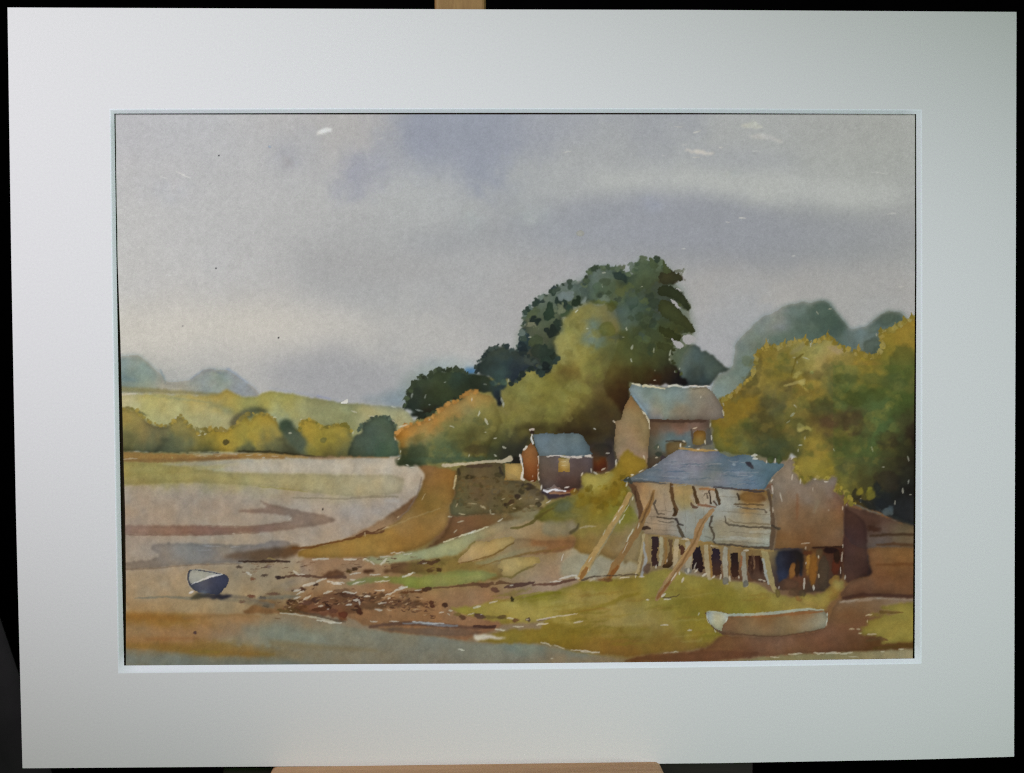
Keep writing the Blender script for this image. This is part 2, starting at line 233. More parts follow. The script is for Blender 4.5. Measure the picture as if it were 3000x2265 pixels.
# lower sand and shallow water
wash('318,1780 500,1795 700,1800 770,1798 850,1800 900,1812 1000,1832 1100,1850 1250,1858 1400,1885 1560,1886 1640,1905 1760,1920 1860,1938 1900,1990 318,1990',
 '400,1790,a0855c 400,1815,8f672f 500,1812,94702f 640,1808,97764e 500,1850,97754f 700,1850,917657 400,1885,96693a 480,1900,8c6734 620,1905,87692f 760,1912,83683a 400,1935,737669 600,1940,727567 780,1935,747467 860,1915,7f6f52 900,1890,81775f 1000,1850,868069 1100,1890,837b66 950,1920,7d735c 1300,1890,807e6e 1500,1920,7c7665 1650,1900,76796c 1720,1940,867458 800,1850,84806c 880,1830,8f7a5e 1400,1910,7d7b6b 1550,1900,77806f 1250,1930,7a7260 1100,1940,7c7460 1620,1925,80725c 770,1870,838473 380,1850,96764c', soft=5, wob=3, edge=0, gran=.022, name='painted_water', bleed=12, ax=4.5)
wash('318,1800 420,1796 520,1802 580,1808 560,1820 480,1820 400,1818 318,1814', '8c632c', soft=5, wob=4, edge=0, a=.75)
wash('690,1838 760,1826 840,1830 910,1850 980,1872 930,1890 820,1884 740,1872', '7b8377', soft=14, wob=8, ws=40, edge=0, a=.75)
wash('318,1922 480,1918 640,1926 800,1936 900,1940 900,1990 318,1990', '717468', soft=9, wob=4, ws=40, edge=0, a=.7)
line('540,1812 620,1805 700,1802 760,1806', [9, 7, 4], '8a6a40', .6, 5)
line('318,1890 440,1893 520,1900 600,1912 700,1915 800,1918', [16, 20, 16, 10], '84642c', .6, 7); line('430,1872 540,1872 580,1870', [8, 10, 4], '8a6038', .5, 6); line('560,1908 640,1910', 8, '7f702c', .5, 6)
line('800,1885 900,1893 1000,1900 1100,1905', [20, 14, 8], '7f6c48', .5, 9)
dabs('571,1854,4.5,4.5,20,5a4540 946,1492,2.2,3.5,0,2a2420', 1.5, 1.2)
flecks('1352,1903,17,8,10 1617,1930,8,7,0', 'c9c5b0')

# --- sand spit, slope and wrack line
wash('1000,1800 870,1800 780,1797 700,1800 760,1760 800,1720 880,1690 880,1630 1060,1560 1240,1440 1330,1370 1420,1350 1600,1440 1900,1440 1900,1720 1600,1740 1400,1880 1250,1860 1100,1846',
 '900,1655,97795c 1000,1660,96775a 860,1670,97897b 1100,1640,97795a 850,1700,94866e 900,1740,957a5a 1000,1710,99805f 850,1740,8f7d5c 1000,1790,8a6240 900,1790,84603a 1100,1730,936f4c 1200,1730,94714c 1200,1790,8e6943 1300,1740,92704d 1400,1745,94714f 1100,1800,8c6744 1350,1830,906b4b 1250,1840,8e6642 1400,1850,8a6244 1320,1540,75563a 1400,1530,79593a 1480,1560,9b8864 1560,1600,96764e 1600,1600,8f6c45 1450,1620,9a8a62 1650,1580,8d6a42 1350,1660,84703c 1600,1620,97805a 1560,1650,97805e 1650,1660,997f62 1560,1690,96806a 1300,1690,8a8048 1480,1700,8f7752 1700,1640,9a967c 1500,1660,93804f 1230,1650,80703c 1750,1540,84733c 1850,1560,8a7a4a', soft=3, wob=3, edge=.05, gran=.022, name='painted_shore', bleed=12, ax=1.8)
wash('868,1636 876,1612 910,1601 960,1592 1010,1580 1060,1569 1095,1560 1120,1553 1140,1545 1165,1525 1190,1502 1212,1474 1226,1446 1238,1412 1246,1392 1238,1378 1222,1366 1230,1358 1340,1364 1345,1375 1334,1405 1333,1440 1326,1478 1318,1505 1314,1530 1300,1554 1275,1575 1240,1600 1200,1616 1150,1626 1060,1634 960,1634',
 '1270,1375,8d6a44 1260,1400,8b6635 1300,1400,866331 1285,1440,8c6c38 1280,1480,87682f 1310,1500,947545 1240,1485,7f632f 1200,1530,95784a 1130,1570,98783e 1060,1590,9c7a3a 1000,1605,9e7e42 900,1615,937338 1200,1590,936f36 1280,1550,9c7b47 1100,1615,99793f 1240,1560,8f6c34 1150,1600,966f32', soft=2, wob=2.5, edge=.13, name='painted_sand_spit', bleed=12)
line('860,1606 920,1603 960,1592 1010,1582 1060,1570', [9, 5, 5, 7], '6a4624', .9, 2); line('1045,1570 1075,1560 1090,1562 1120,1554 1130,1546', [5, 12, 7, 12, 3], '63432c', .9, 2)
flecks('1130,1547,24,5,-20 1240,1457,24,3,-58 1070,1566,6,9,0 1166,1515,8,4,-40', 'c0ad88', .8); line('1236,1400 1222,1450 1195,1495 1165,1522', 4, '7a6a5c', .55, 3)
line('1100,1560 1140,1545 1200,1520 1290,1490', [3, 5, 3], 'a08a5c', .5, 3)
# dark brown earth under the wall
wash('1330,1505 1400,1495 1480,1500 1540,1490 1590,1478 1592,1500 1545,1520 1500,1535 1450,1540 1400,1555 1350,1575 1300,1598 1258,1612 1240,1612 1290,1575 1312,1540 1318,1515', '1340,1530,7b583a 1420,1520,7c5c38 1500,1512,6f5a36 1300,1580,6f5030 1560,1495,75623c 1380,1540,80593a', soft=2, wob=4, edge=.16, bleed=12)
# light green strip running down to the shore
wash('1062,1642 1076,1631 1110,1633 1140,1634 1165,1622 1200,1620 1250,1608 1304,1588 1354,1569 1378,1560 1400,1556 1425,1545 1465,1530 1500,1525 1540,1512 1560,1500 1570,1495 1590,1500 1560,1522 1520,1535 1480,1552 1450,1570 1400,1582 1378,1590 1370,1604 1345,1621 1300,1632 1250,1640 1200,1642 1140,1652 1090,1652',
 '1090,1642,9ea07a 1180,1635,9c9f74 1270,1622,9b9c6e 1340,1600,9c9f72 1390,1575,9c9468 1440,1558,9c8a62 1500,1540,9a8866 1560,1510,8c8662', soft=2.5, wob=3, edge=.08, bleed=12)
wash('1480,1495 1530,1485 1560,1490 1592,1498 1570,1515 1530,1520 1500,1512', '8a8360', soft=4, wob=4, edge=.1, a=.8)
line('1300,1588 1350,1570 1400,1554 1430,1544', [4, 5, 4], 'c4bf9d', .8, 2, dry=.15); flecks('1384,1558,26,6,-24 1465,1524,16,7,-28 1380,1562,20,5,-22', 'c9c4ae')
# olive wash below it with tan islands
wash('1250,1650 1300,1640 1360,1622 1378,1605 1390,1590 1430,1590 1480,1578 1510,1576 1560,1580 1620,1585 1700,1580 1700,1600 1640,1615 1600,1620 1540,1628 1500,1640 1470,1650 1480,1690 1440,1700 1380,1710 1300,1690 1200,1680 1180,1660', '1270,1660,80703c 1340,1645,84713a 1440,1690,846830 1420,1660,86703a 1550,1610,93764e 1640,1600,8c6540 1460,1600,94805a 1540,1590,96805c 1230,1670,7f7238', soft=3, wob=4, edge=.12, bleed=12)
wash('1337,1644 1352,1630 1372,1612 1376,1600 1390,1586 1410,1584 1432,1587 1452,1578 1478,1574 1500,1575 1509,1580 1502,1592 1482,1606 1460,1622 1425,1636 1380,1646 1352,1652', '1400,1610,b49a62 1480,1586,b2975c 1370,1640,b0966a', soft=1.8, wob=3, edge=.10)
wash('1452,1660 1466,1650 1470,1638 1490,1634 1515,1632 1540,1634 1560,1630 1580,1635 1584,1646 1570,1654 1545,1662 1524,1672 1512,1684 1494,1692 1474,1688 1466,1676 1478,1668', '1500,1650,b39a60 1560,1642,b19858 1490,1680,ac9258', soft=1.8, wob=3, edge=.10)
wash('1384,1650 1430,1640 1480,1622 1530,1606 1580,1596 1610,1598 1600,1612 1540,1622 1490,1634 1450,1648 1400,1656', '1420,1648,989668 1540,1612,97805c', soft=3, wob=3, edge=.06, a=.85)
leafy('1340,1490 1400,1480 1470,1490 1540,1475 1580,1460 1500,1440 1420,1450 1360,1430 1400,1410 1460,1420', '7c6c48 524830 6a5c3a 8a7a54', 8, 8, 9, 'painted_sea_wall', .6)
line('1340,1652 1400,1640 1450,1624 1480,1606 1505,1590', [3, 5, 4], '6f5428', .7, 2); line('1400,1662 1470,1640 1540,1622 1620,1612 1660,1600', [3, 6, 5], '7a5f30', .65, 3); line('1470,1690 1500,1692 1530,1672 1570,1655', [3, 8, 3], '70602f', .7, 2.5); line('1372,1606 1378,1598 1390,1588', 6, '6f6630', .6, 2.5)
line('1560,1590 1620,1600 1660,1590 1690,1572', [10, 26, 30, 10], '8a6038', .5, 8)
wash('1640,1660 1660,1632 1690,1625 1740,1628 1780,1640 1860,1640 1875,1660 1870,1682 1800,1684 1740,1690 1690,1690 1640,1690', '1670,1670,989378 1720,1650,9b967c 1820,1665,979078', soft=4, wob=4, edge=.05, a=.9)
flecks('1648,1634,5,22,20 1664,1690,60,9,-12 1630,1704,40,5,-8', 'c3c2b8', .9)
# wet green weed
wash('1010,1712 1040,1698 1080,1688 1130,1690 1180,1686 1240,1690 1290,1678 1340,1672 1390,1670 1440,1674 1458,1684 1450,1694 1410,1704 1330,1715 1260,1722 1200,1726 1175,1712 1130,1704 1080,1708 1030,1716', '1060,1700,8b8e5a 1150,1694,8a8c42 1210,1715,848c38 1240,1700,888c46 1330,1690,878a46 1400,1686,8c8e52 1290,1712,8a8c50', soft=2.5, wob=4, edge=.10, bleed=14)
line('1300,1690 1360,1683 1410,1682', [5, 10, 4], '828c4a', .6, 5)
wash('1140,1652 1220,1644 1290,1642 1310,1655 1280,1668 1230,1678 1160,1680 1110,1676 1150,1664', '1180,1662,6a4c32 1240,1655,7a6232 1280,1660,7f6e36 1210,1672,6f5a30', soft=3, wob=5, edge=.1, a=.9)
wash('940,1690 960,1676 990,1670 1005,1675 1012,1686 990,1697 960,1694', '6b4a33', soft=2.5, wob=5, edge=.1, a=.9)
wash('1058,1674 1080,1666 1098,1670 1090,1678 1070,1684', '5c3d28', soft=2, wob=4, edge=.1)
line('830,1692 870,1685 940,1692 1010,1690', [5, 9, 6, 10], '5c4234', .85, 2.5, dry=.12); line('840,1728 880,1722 930,1710', [8, 6, 4], '8a7462', .5, 4)
line('1240,1645 1265,1650 1288,1642', [8, 10, 6], '4f3826', .85, 2); dabs('1286,1669,9,6,0,4b381e 1258,1672,10,5,0,5a4524 1040,1668,9,5,-10,4f3a26 1022,1674,8,4,0,5a4526 1235,1648,10,4,0,5d4530 1282,1641,6,3,0,54421f')
# stones and wrack
wash('838,1780 856,1762 880,1758 915,1752 940,1748 958,1735 1000,1732 1040,1740 1075,1748 1098,1742 1130,1738 1128,1752 1105,1765 1140,1758 1190,1758 1245,1765 1240,1772 1180,1776 1120,1778 1085,1784 1050,1790 1010,1800 1020,1818 1000,1822 975,1808 930,1802 880,1798 845,1790', '850,1780,6c4f30 900,1770,725238 960,1750,7a5840 1000,1750,6e5038 1050,1750,6c4c38 900,1795,6b4326 960,1795,80523a 1000,1805,7c4f30 1110,1755,6c5036 1180,1766,70523a 1040,1780,6a4c34', soft=2.5, wob=6, edge=.12, rough=2, bleed=14)
dabs('850,1764,13,7,-20,4b3324 895,1765,20,7,0,634638 925,1758,14,7,0,553c30 960,1775,12,5,40,3f2a22 1020,1745,24,7,6,5c4030 1050,1757,16,9,0,563a2c 1050,1788,8,16,-35,4c2f22 1090,1755,10,9,0,634a34 1040,1785,10,5,0,4a3426 975,1790,14,6,0,6a4432 1005,1800,14,10,0,6b3c28 985,1760,20,10,0,775338 880,1780,18,6,-8,604028 940,1785,30,6,-8,5c3a26 860,1790,16,5,0,5e4526 830,1790,18,5,10,6a5530 1000,1730,22,5,0,775a40 1075,1742,12,5,0,5f4634 885,1727,11,5,0,51392a 926,1713,8,4,-10,473428 1265,1770,7,12,-35,583626 1304,1773,7,8,-35,4c3326 1185,1742,16,5,30,7a5c3c 1240,1730,18,6,-12,6b4a2e 1200,1735,30,3,-6,6a4528 1150,1766,26,6,4,6b4c36 1215,1770,24,6,0,6d5038', 1.8, 3)
dabs('700,1662,9,4,0,55473a 740,1696,8,4,10,7f5a40 775,1686,10,4,-8,5a4a3c 815,1692,10,5,10,3d302c 735,1747,11,5,8,6d4a38 770,1751,9,4,0,4a3730 710,1763,9,5,0,6d4a38 785,1660,9,4,0,7a675a 780,1775,10,5,5,54402c 800,1740,20,4,0,6d5340 830,1692,8,4,0,4a3a32 858,1730,5,3,0,5e4a3a', 1.8, 2.5)
for _k in range(190):
    _u = _rng.random()**.8; _x = 790+_u*480; _y = 1784-30*math.sin(_u*3.0)+_rng.normal(0, 14)+_u*6; _l = _rng.uniform(4, 17); _t = _rng.uniform(-6, 4)
    line(f'{_x:.0f},{_y:.0f} {_x+_l*.5:.0f},{_y+_t*.4+_rng.uniform(-2,2):.0f} {_x+_l:.0f},{_y+_t:.0f}', [2, _rng.uniform(2.5, 6), 1.5], _rng.choice(['5d4030', '6f4c34', '4b3326', '7d5c3e', '8c6a48', '66482e', 'a58a68']), .85, 1.6, 2.5)
for _k in range(60):
    _u = _rng.random(); _x = 690+_u*600; _y = 1668+_rng.normal(0, 14)-(_u*18)
    line(f'{_x:.0f},{_y:.0f} {_x+_rng.uniform(5,20):.0f},{_y+_rng.uniform(-4,3):.0f}', [2.5, 1.5], _rng.choice(['5a4030', '6b4c34', '7d6044', '4b362a']), .7, 1.6, 2.5)
line('880,1795 930,1802 960,1815 1010,1822', [6, 10, 12, 5], '54483a', .6, 4); line('640,1752 700,1760 760,1770 800,1778', [6, 12, 10], '77705c', .6, 6); line('760,1752 830,1750 870,1748', [10, 12, 6], '6e7064', .6, 5)
line('1085,1836 1150,1828 1200,1826 1260,1830 1330,1836 1400,1840 1450,1838', [8, 12, 14, 12, 10, 5], '5f4638', .85, 4); line('1180,1826 1230,1826 1290,1832 1340,1834', [4, 9, 5], '75777a', .8, 3); line('1210,1822 1250,1826 1300,1828', [4, 6, 3], 'a9aeac', .8, 2)
line('1390,1835 1430,1838 1450,1836', 9, '46302a', .85, 2.5)
wash('1250,1862 1350,1864 1400,1862 1420,1850 1340,1840 1200,1838 1080,1840 1150,1848', '1150,1843,74614f 1300,1852,76604e 1400,1852,745a46', soft=3, wob=3, edge=.1, a=.8)
line('820,1797 860,1798 900,1806 950,1815 980,1822', [4, 5, 3, 6, 3], 'b3ad95', .8, 2.5); line('930,1816 975,1825 1000,1826', [4, 6, 2], 'bfbaa6', .85, 2)
flecks('728,1682,18,9,30 868,1678,24,9,38 882,1682,22,5,0 905,1713,36,13,-14 870,1730,22,8,-10 880,1736,24,9,-30 940,1700,34,9,-18 980,1708,44,11,12 1000,1708,20,6,0 1033,1699,14,6,0 1040,1681,34,7,-14 1042,1710,20,6,-20 1055,1704,30,4,-6 1120,1702,50,5,-4 940,1638,50,9,-4 1025,1638,38,9,2 960,1735,26,9,-15 1025,1736,44,7,6 1112,1730,30,7,0 1045,1759,16,14,0 1054,1765,9,14,-20 939,1775,12,8,0 961,1785,6,6,0 1023,1772,18,8,0 1120,1768,28,7,-8 1148,1737,40,7,-28 1175,1725,44,8,-18 1177,1722,16,14,0 1225,1729,24,6,-6 1110,1787,24,8,0 1100,1684,36,6,0 1195,1684,34,10,-20 1205,1680,22,6,-8 1130,1692,16,6,0 1155,1820,30,6,0 1095,1820,20,6,6 1075,1747,18,9,0 1140,1752,10,5,-20 870,1752,20,7,-15 900,1750,22,9,-28 1125,1645,30,9,-45 1092,1650,14,8,40 1075,1641,16,5,15 1165,1620,44,5,-6 1130,1630,34,5,-4 1195,1624,30,4,-8 1068,1640,10,6,-30 1290,1795,9,7,0 1296,1795,6,5,0 1245,1650,16,4,-5', 'bdb8a8', .93, 2.6)

wash('1160,1290 1240,1210 1330,1160 1440,1100 1560,1060 1640,960 1700,895 1800,900 1840,1050 1850,1130 2100,1140 2125,1225 2260,1335 2460,1400 2475,1620 1870,1600 1800,1400 1560,1420 1180,1350', '1250,1290,7a7444 1400,1200,7d7640 1600,1150,7a7238 1720,960,84803f 1800,1050,5c5c38 1780,1280,3c3428 1600,1300,3c3824 1700,1380,6a5a34 1980,1150,6c6c60 2000,1270,66584a 2150,1300,5c5e34 2300,1400,7c7060 2350,1500,72604a 2000,1450,8c8270 2100,1380,687078', soft=3, wob=3, edge=0, bleed=14)
# --- hill trees on the right, far
wash('2080,1180 2085,1110 2125,1092 2155,1075 2150,1040 2155,1015 2175,988 2200,955 2225,930 2250,917 2285,905 2310,890 2335,884 2360,890 2385,884 2412,880 2435,893 2450,912 2466,935 2476,955 2488,966 2520,964 2542,955 2560,936 2580,920 2600,910 2620,911 2645,914 2652,935 2720,960 2720,1060 2500,1090 2300,1100 2210,1150 2110,1190',
 '2180,1010,7f8e8a 2210,1030,75857e 2260,950,84918f 2300,960,72847c 2350,910,74857f 2385,925,5e7268 2440,935,4e645b 2330,1005,64786f 2290,940,8a9698 2400,985,566b64 2460,985,586e68 2490,1000,677c7c 2520,985,74878a 2570,980,6a7c78 2600,945,556558 2640,930,5c6e64 2140,1120,7f918b 2200,1090,6f8480 2110,1150,869894 2250,1020,6a7e74', soft=7, wob=7, ws=24, edge=.05, bleed=24, name='painted_hill_tree')
wash('2370,895 2410,880 2436,892 2452,914 2468,938 2478,958 2470,985 2430,1000 2390,960', '2400,910,5a6e64 2440,940,465c54 2440,980,506660', soft=6, wob=7, ws=18, edge=.1, a=.7); glow('2300,945,22,18,8f9aa0 2290,960,26,12,8590a0', .45)
wash('2580,1010 2595,985 2625,960 2650,965 2640,1000 2600,1030', '596654', soft=5, wob=6, edge=.1, a=.7)
dabs('2557,1015,30,26,-40,55645a 2575,1030,20,18,0,4e5c50 2600,935,30,14,-25,5d6d60 2565,960,22,14,-30,66776f', 6, 5, a=.7)
wash('1968,1045 1985,1022 2008,1016 2030,1012 2045,1012 2056,1028 2072,1028 2092,1042 2106,1060 2125,1074 2142,1080 2128,1088 2108,1094 2092,1112 2082,1130 2000,1132 1985,1100', '2000,1050,5a6c6a 2040,1030,4a5c5c 2060,1060,4c6060 2100,1070,4a5c58 2020,1100,475856 2040,1118,2c363a 2070,1118,34444a', soft=2.5, wob=4, ws=16, edge=.14, name='painted_dark_bush')

# --- the big tree
BT = 'painted_great_tree'
wash('1510,1040 1520,985 1532,955 1540,925 1555,905 1580,876 1620,850 1660,828 1700,820 1725,800 1760,782 1800,785 1850,800 1870,756 1930,762 1960,790 2000,850 2020,900 2035,975 1990,1080 1900,1120 1750,1130 1640,1050 1600,1095', '1540,930,8f9a8c 1560,880,949c96 1620,850,88948f 1700,820,7f8d8a 1850,800,8a9690 1950,850,6f7c74 1600,1000,6f7866 1900,1000,5f6a50', soft=11, wob=8, edge=0, a=.8, name=BT)
wash('1712,840 1716,812 1726,792 1745,782 1775,780 1798,786 1815,794 1840,800 1856,806 1862,775 1872,758 1884,754 1898,764 1908,776 1914,758 1932,763 1952,784 1966,800 1978,815 1974,835 1950,842 1956,848 1980,858 2002,868 2014,888 2019,908 2006,906 1986,890 1972,890 1986,908 1996,922 1995,930 2006,946 2024,960 2034,974 2026,977 2010,966 1996,976 1986,980 1989,994 1976,998 1956,986 1940,978 1962,998 1974,1012 1976,1022 1962,1030 1960,1054 1980,1070 1994,1092 1992,1106 2010,1112 2016,1124 2008,1132 1960,1128 1880,1126 1845,1122 1845,1165 1820,1230 1780,1230 1760,1150 1720,1080 1780,1050 1800,980 1800,900 1760,892 1720,882',
 '1760,805,6a7770 1730,830,566558 1780,840,58684f 1830,812,33433e 1810,790,5d6c5c 1810,850,585f40 1880,785,5a6950 1940,790,56624a 1955,815,403a26 1900,830,4a573f 1780,870,66745e 1840,880,54664e 1900,870,475446 1950,870,4f5a54 1930,895,444c48 2000,890,42482c 1860,910,4d6058 1880,940,454f36 1950,935,4d5535 1985,960,4d5230 1830,930,5f7066 1880,980,49523a 1840,1000,545c36 1930,1020,4d5635 1900,1050,4b5032 1950,1060,3d402c 1820,1060,626438 1880,1090,43401f 1970,1100,382a1e 1990,1118,231f20 1850,1105,4c3e22 1790,1100,5c5028 1800,1150,46321c 1820,1190,3d2b1a 1910,1110,3f2a18', soft=2, wob=4, ws=15, edge=.14, name=BT, rough=1.2)
dabs('1820,782,13,12,0,566145 1848,780,8,15,0,5c6b5a 1815,808,24,13,25,2b3937 1880,775,14,20,0,5e6c54 1928,778,14,18,20,66735c 1960,815,24,11,20,3b3322 1990,796,13,11,0,6a7163 1988,812,14,11,30,3f3325 1970,855,34,10,20,3a3f33 2004,890,9,24,-40,3d452a 1940,905,18,14,0,555c58 1960,890,14,12,0,495049 1915,890,22,18,0,3d4838 1850,880,16,24,0,3e5144 1820,855,18,16,0,606a45 1770,845,34,28,0,576853 1790,895,22,16,0,5a662f 1770,880,18,14,0,778473 1985,975,18,7,40,525430 1960,985,22,7,30,464a2c 2022,962,14,7,48,3c351e 1850,870,20,30,0,4f5f55 1930,845,22,16,0,4a564c', 2.2, 8, name=BT, a=.7, edge=.06)
# arm of dark leaf clumps
wash('1512,1045 1518,1010 1524,985 1530,962 1542,952 1536,935 1535,920 1548,908 1566,896 1572,880 1590,866 1606,862 1618,846 1634,836 1650,832 1668,826 1690,830 1718,820 1720,860 1702,884 1690,892 1672,912 1650,928 1640,944 1645,968 1630,985 1622,1010 1632,1040 1638,1056 1618,1070 1612,1088 1600,1098 1585,1092 1560,1075 1530,1055', '1545,925,66705c 1600,880,6f7c72 1640,850,76868a 1690,845,62736e 1600,920,5c6a58 1560,970,626a54 1610,960,56604a 1540,1000,3d4e52 1580,1000,5f6450 1600,1040,36463e 1540,1040,4a4e44 1650,880,5c6d60 1680,880,4f5c44', soft=2.5, wob=5, ws=14, edge=.14, name=BT, rough=1.2)
dabs('1560,920,22,15,-20,5d6a50 1568,938,19,10,12,2c3835 1585,880,11,10,-30,3a4845 1623,848,9,6,-20,36474c 1610,915,17,27,8,35473a 1645,885,16,26,-15,34443f 1668,910,16,16,20,3a4f46 1690,885,14,16,0,2e3c2e 1655,922,20,10,-10,4a5c44 1618,968,20,17,-20,2e3833 1635,948,12,16,20,36433a 1540,1005,20,26,10,344549 1532,975,9,16,20,42555a 1530,1030,10,16,-20,262f36 1570,1000,22,18,0,4c5944 1600,1045,24,30,-20,35443c 1604,1085,11,13,10,252e2e 1570,1060,22,12,20,3f4744 1625,1050,12,12,0,2e3a32 1655,865,26,16,0,7b8a8c 1640,905,12,20,0,74806a 1560,952,16,7,0,7a7f6c', 2.0, 9, name=BT, edge=.06)
leafy('1716,838 1722,800 1745,783 1790,784 1840,800 1858,800 1866,768 1885,756 1905,772 1930,762 1955,788 1976,812', '5c6b52 4f5e4a 66745c 3d4a3c', 9, 9, 3, BT)
leafy('1975,845 2004,872 2017,900 1990,900 1975,894 1990,918 2000,940 2028,965 2000,968 1985,978 1985,996 1950,985 1970,1012 1962,1028 1965,1052 1990,1085 1995,1105', '40462c 4c5434 3a3f2a 545c38 4a5038', 7, 16, 4, BT)
SK = 'painted_sky'
for _g in ('1962,872 1985,890 1996,910 1984,906 1970,890', '1962,900 1985,908 2000,930 1990,932 1972,918', '2000,982 2018,980 2040,990 2030,1010 2000,1006', '1962,984 1978,996 1996,1004 2006,1014 1990,1026 1978,1014', '1955,842 1975,842 2000,852 1985,858 1962,852'): wash(_g, 'a2a09e', soft=1.6, wob=3, edge=0, name=SK, gran=.013)
for _g, _c in (('1925,842 1960,836 1990,852 2010,872 2020,896 2019,910 2008,908 1994,886 1968,872 1930,868', '3a412c'), ('1930,880 1960,880 1985,896 2004,924 2034,958 2038,974 2026,976 2004,958 1980,948 1930,920', '474c2e'), ('1925,955 1958,962 1984,976 1996,992 1990,999 1968,994 1940,984', '434828'), ('1920,1000 1955,1004 1976,1018 1980,1028 1960,1030 1930,1024', '4a5030'), ('1925,800 1960,792 1985,798 2000,812 1996,826 1980,822 1960,836 1935,830', '454530'), ('1940,760 1955,778 1968,792 1962,804 1940,796', '55603f'), ('1900,752 1918,760 1930,778 1920,792 1902,782', '5e6c4c')): wash(_g, _c, soft=1.8, wob=4, ws=10, edge=.08, name=BT, sm=1)
leafy('1516,1040 1524,990 1534,955 1542,915 1572,882 1606,862 1640,838 1690,828 1715,826', '5a6a5c 44544c 6c7c78 36463e 70807c', 9, 11, 4, BT)
leafy('1715,860 1740,870 1790,850 1830,870 1870,850 1910,880 1900,920 1930,950 1880,960 1850,930 1900,1000 1920,1040', '3f4c38 55644a 4a5540 606c44 38443a 4c5a52', 13, 17, 12, BT, .55)
# sunlit olive mass
wash('1300,1255 1330,1200 1420,1155 1470,1145 1490,1130 1512,1122 1532,1105 1560,1090 1580,1098 1600,1100 1614,1088 1622,1070 1640,1055 1632,1030 1624,1008 1632,985 1648,968 1644,945 1656,928 1684,908 1700,896 1730,886 1752,892 1768,888 1790,896 1812,930 1820,980 1800,1040 1770,1100 1770,1150 1830,1210 1800,1300 1780,1350 1560,1360 1500,1362 1400,1356 1300,1330',
 '1700,930,8a8146 1665,960,949050 1650,1000,939158 1740,960,74806a 1745,990,66796e 1780,930,80794a 1690,1010,8f8744 1700,1055,8a8443 1760,1050,7d783c 1800,990,62653a 1790,1050,646238 1660,1090,6d6030 1640,1080,847c3c 1600,1130,857c38 1560,1120,8a8446 1500,1170,858042 1550,1220,736e38 1480,1220,7e7842 1440,1190,858050 1700,1140,7d7436 1740,1120,6f6438 1660,1150,7f7838 1770,1180,584a28 1650,1200,857e3e 1600,1250,564c26 1700,1250,42371e 1660,1280,3c301d 1500,1280,4c4a30 1560,1270,453f26 1760,1260,46402a 1800,1260,34302a 1770,1310,3c3438 1420,1250,7a743e 1450,1280,5a5830 1520,1310,3f4032 1500,1345,34342a 1440,1330,46492c 1380,1290,5a5830 1350,1340,45513a', soft=4, wob=5, edge=.05, name='painted_sunlit_tree', bleed=26)
glow('1745,975,26,34,5f776e 1660,1092,30,24,64552c 1815,915,30,30,4f6060 1730,985,20,24,6d7f7c 1740,950,18,14,647a70 1770,1100,26,26,6c6032 1745,1125,28,24,685a36', .6)
leafy('1660,960 1700,940 1760,1000 1700,1040 1640,1060 1580,1120 1500,1150 1560,1190 1640,1150 1720,1120 1760,1070 1700,1180 1600,1230 1500,1210 1440,1180 1460,1250 1560,1250', '8a8448 7a7438 949050 6c6632 84803c', 16, 15, 14, 'painted_sunlit_tree', .3)
dabs('1790,900,14,13,0,5b5c28 1755,885,20,6,0,6b6f30 1805,990,20,8,0,4a5444 1780,965,24,22,0,62692f', 4, 5, a=.6)
glow('1420,1320,30,18,3c4232 1300,1340,60,14,45533c 1560,1255,50,14,3c3520 1700,1268,60,16,34281a 1640,1300,60,16,3c3420 1770,1220,26,30,453620 1500,1320,30,20,33352c', .7)
wash('1500,1362 1500,1340 1515,1310 1540,1280 1556,1276 1540,1310 1530,1330 1536,1362', '34342c', soft=4, wob=4, edge=.05, a=.8); wash('1498,1340 1528,1334 1532,1358 1502,1360', '2b2822', soft=2, wob=2, edge=.1)
# dark tree on the crest
DT = 'painted_dark_tree'
wash('1180,1198 1190,1176 1196,1165 1190,1150 1210,1136 1212,1120 1226,1110 1232,1098 1243,1102 1248,1112 1262,1098 1276,1086 1290,1085 1302,1092 1308,1082 1330,1086 1350,1084 1368,1097 1390,1098 1420,1096 1440,1112 1452,1130 1466,1122 1482,1128 1485,1136 1468,1142 1468,1160 1474,1180 1468,1190 1456,1184 1448,1162 1438,1148 1415,1150 1395,1144 1378,1146 1366,1160 1345,1172 1326,1172 1308,1182 1298,1192 1280,1196 1278,1212 1258,1222 1248,1228 1225,1224 1205,1222 1200,1210 1215,1208 1200,1196',
 '1240,1110,44503c 1220,1150,3a4234 1200,1180,30382e 1270,1120,414a32 1300,1110,3f4a34 1350,1105,37463a 1260,1170,363e2c 1240,1210,2a2e24 1310,1150,3a442e 1370,1130,323a2a 1420,1120,37402e 1450,1145,38484a 1462,1178,23282e 1260,1200,30281c 1400,1140,2f3526', soft=2, wob=4, ws=14, edge=.08, name=DT, rough=1.2)
wash('1393,1078 1400,1062 1416,1052 1422,1030 1434,1022 1446,1024 1452,1014 1464,1016 1472,1008 1484,1014 1496,1024 1512,1020 1530,1034 1548,1042 1560,1052 1574,1066 1584,1082 1578,1098 1572,1090 1556,1080 1540,1086 1536,1102 1518,1114 1506,1124 1496,1116 1488,1110 1478,1122 1452,1120 1440,1104 1412,1098 1398,1090',
 '1410,1070,323c36 1440,1040,3f4840 1480,1030,444d40 1520,1050,3c4540 1470,1080,34464a 1500,1100,2c3640 1550,1060,3e4a4a 1570,1080,2a333a 1430,1090,38423e 1460,1110,44584e', soft=2, wob=4, ws=14, edge=.1, name=DT, rough=1.2)
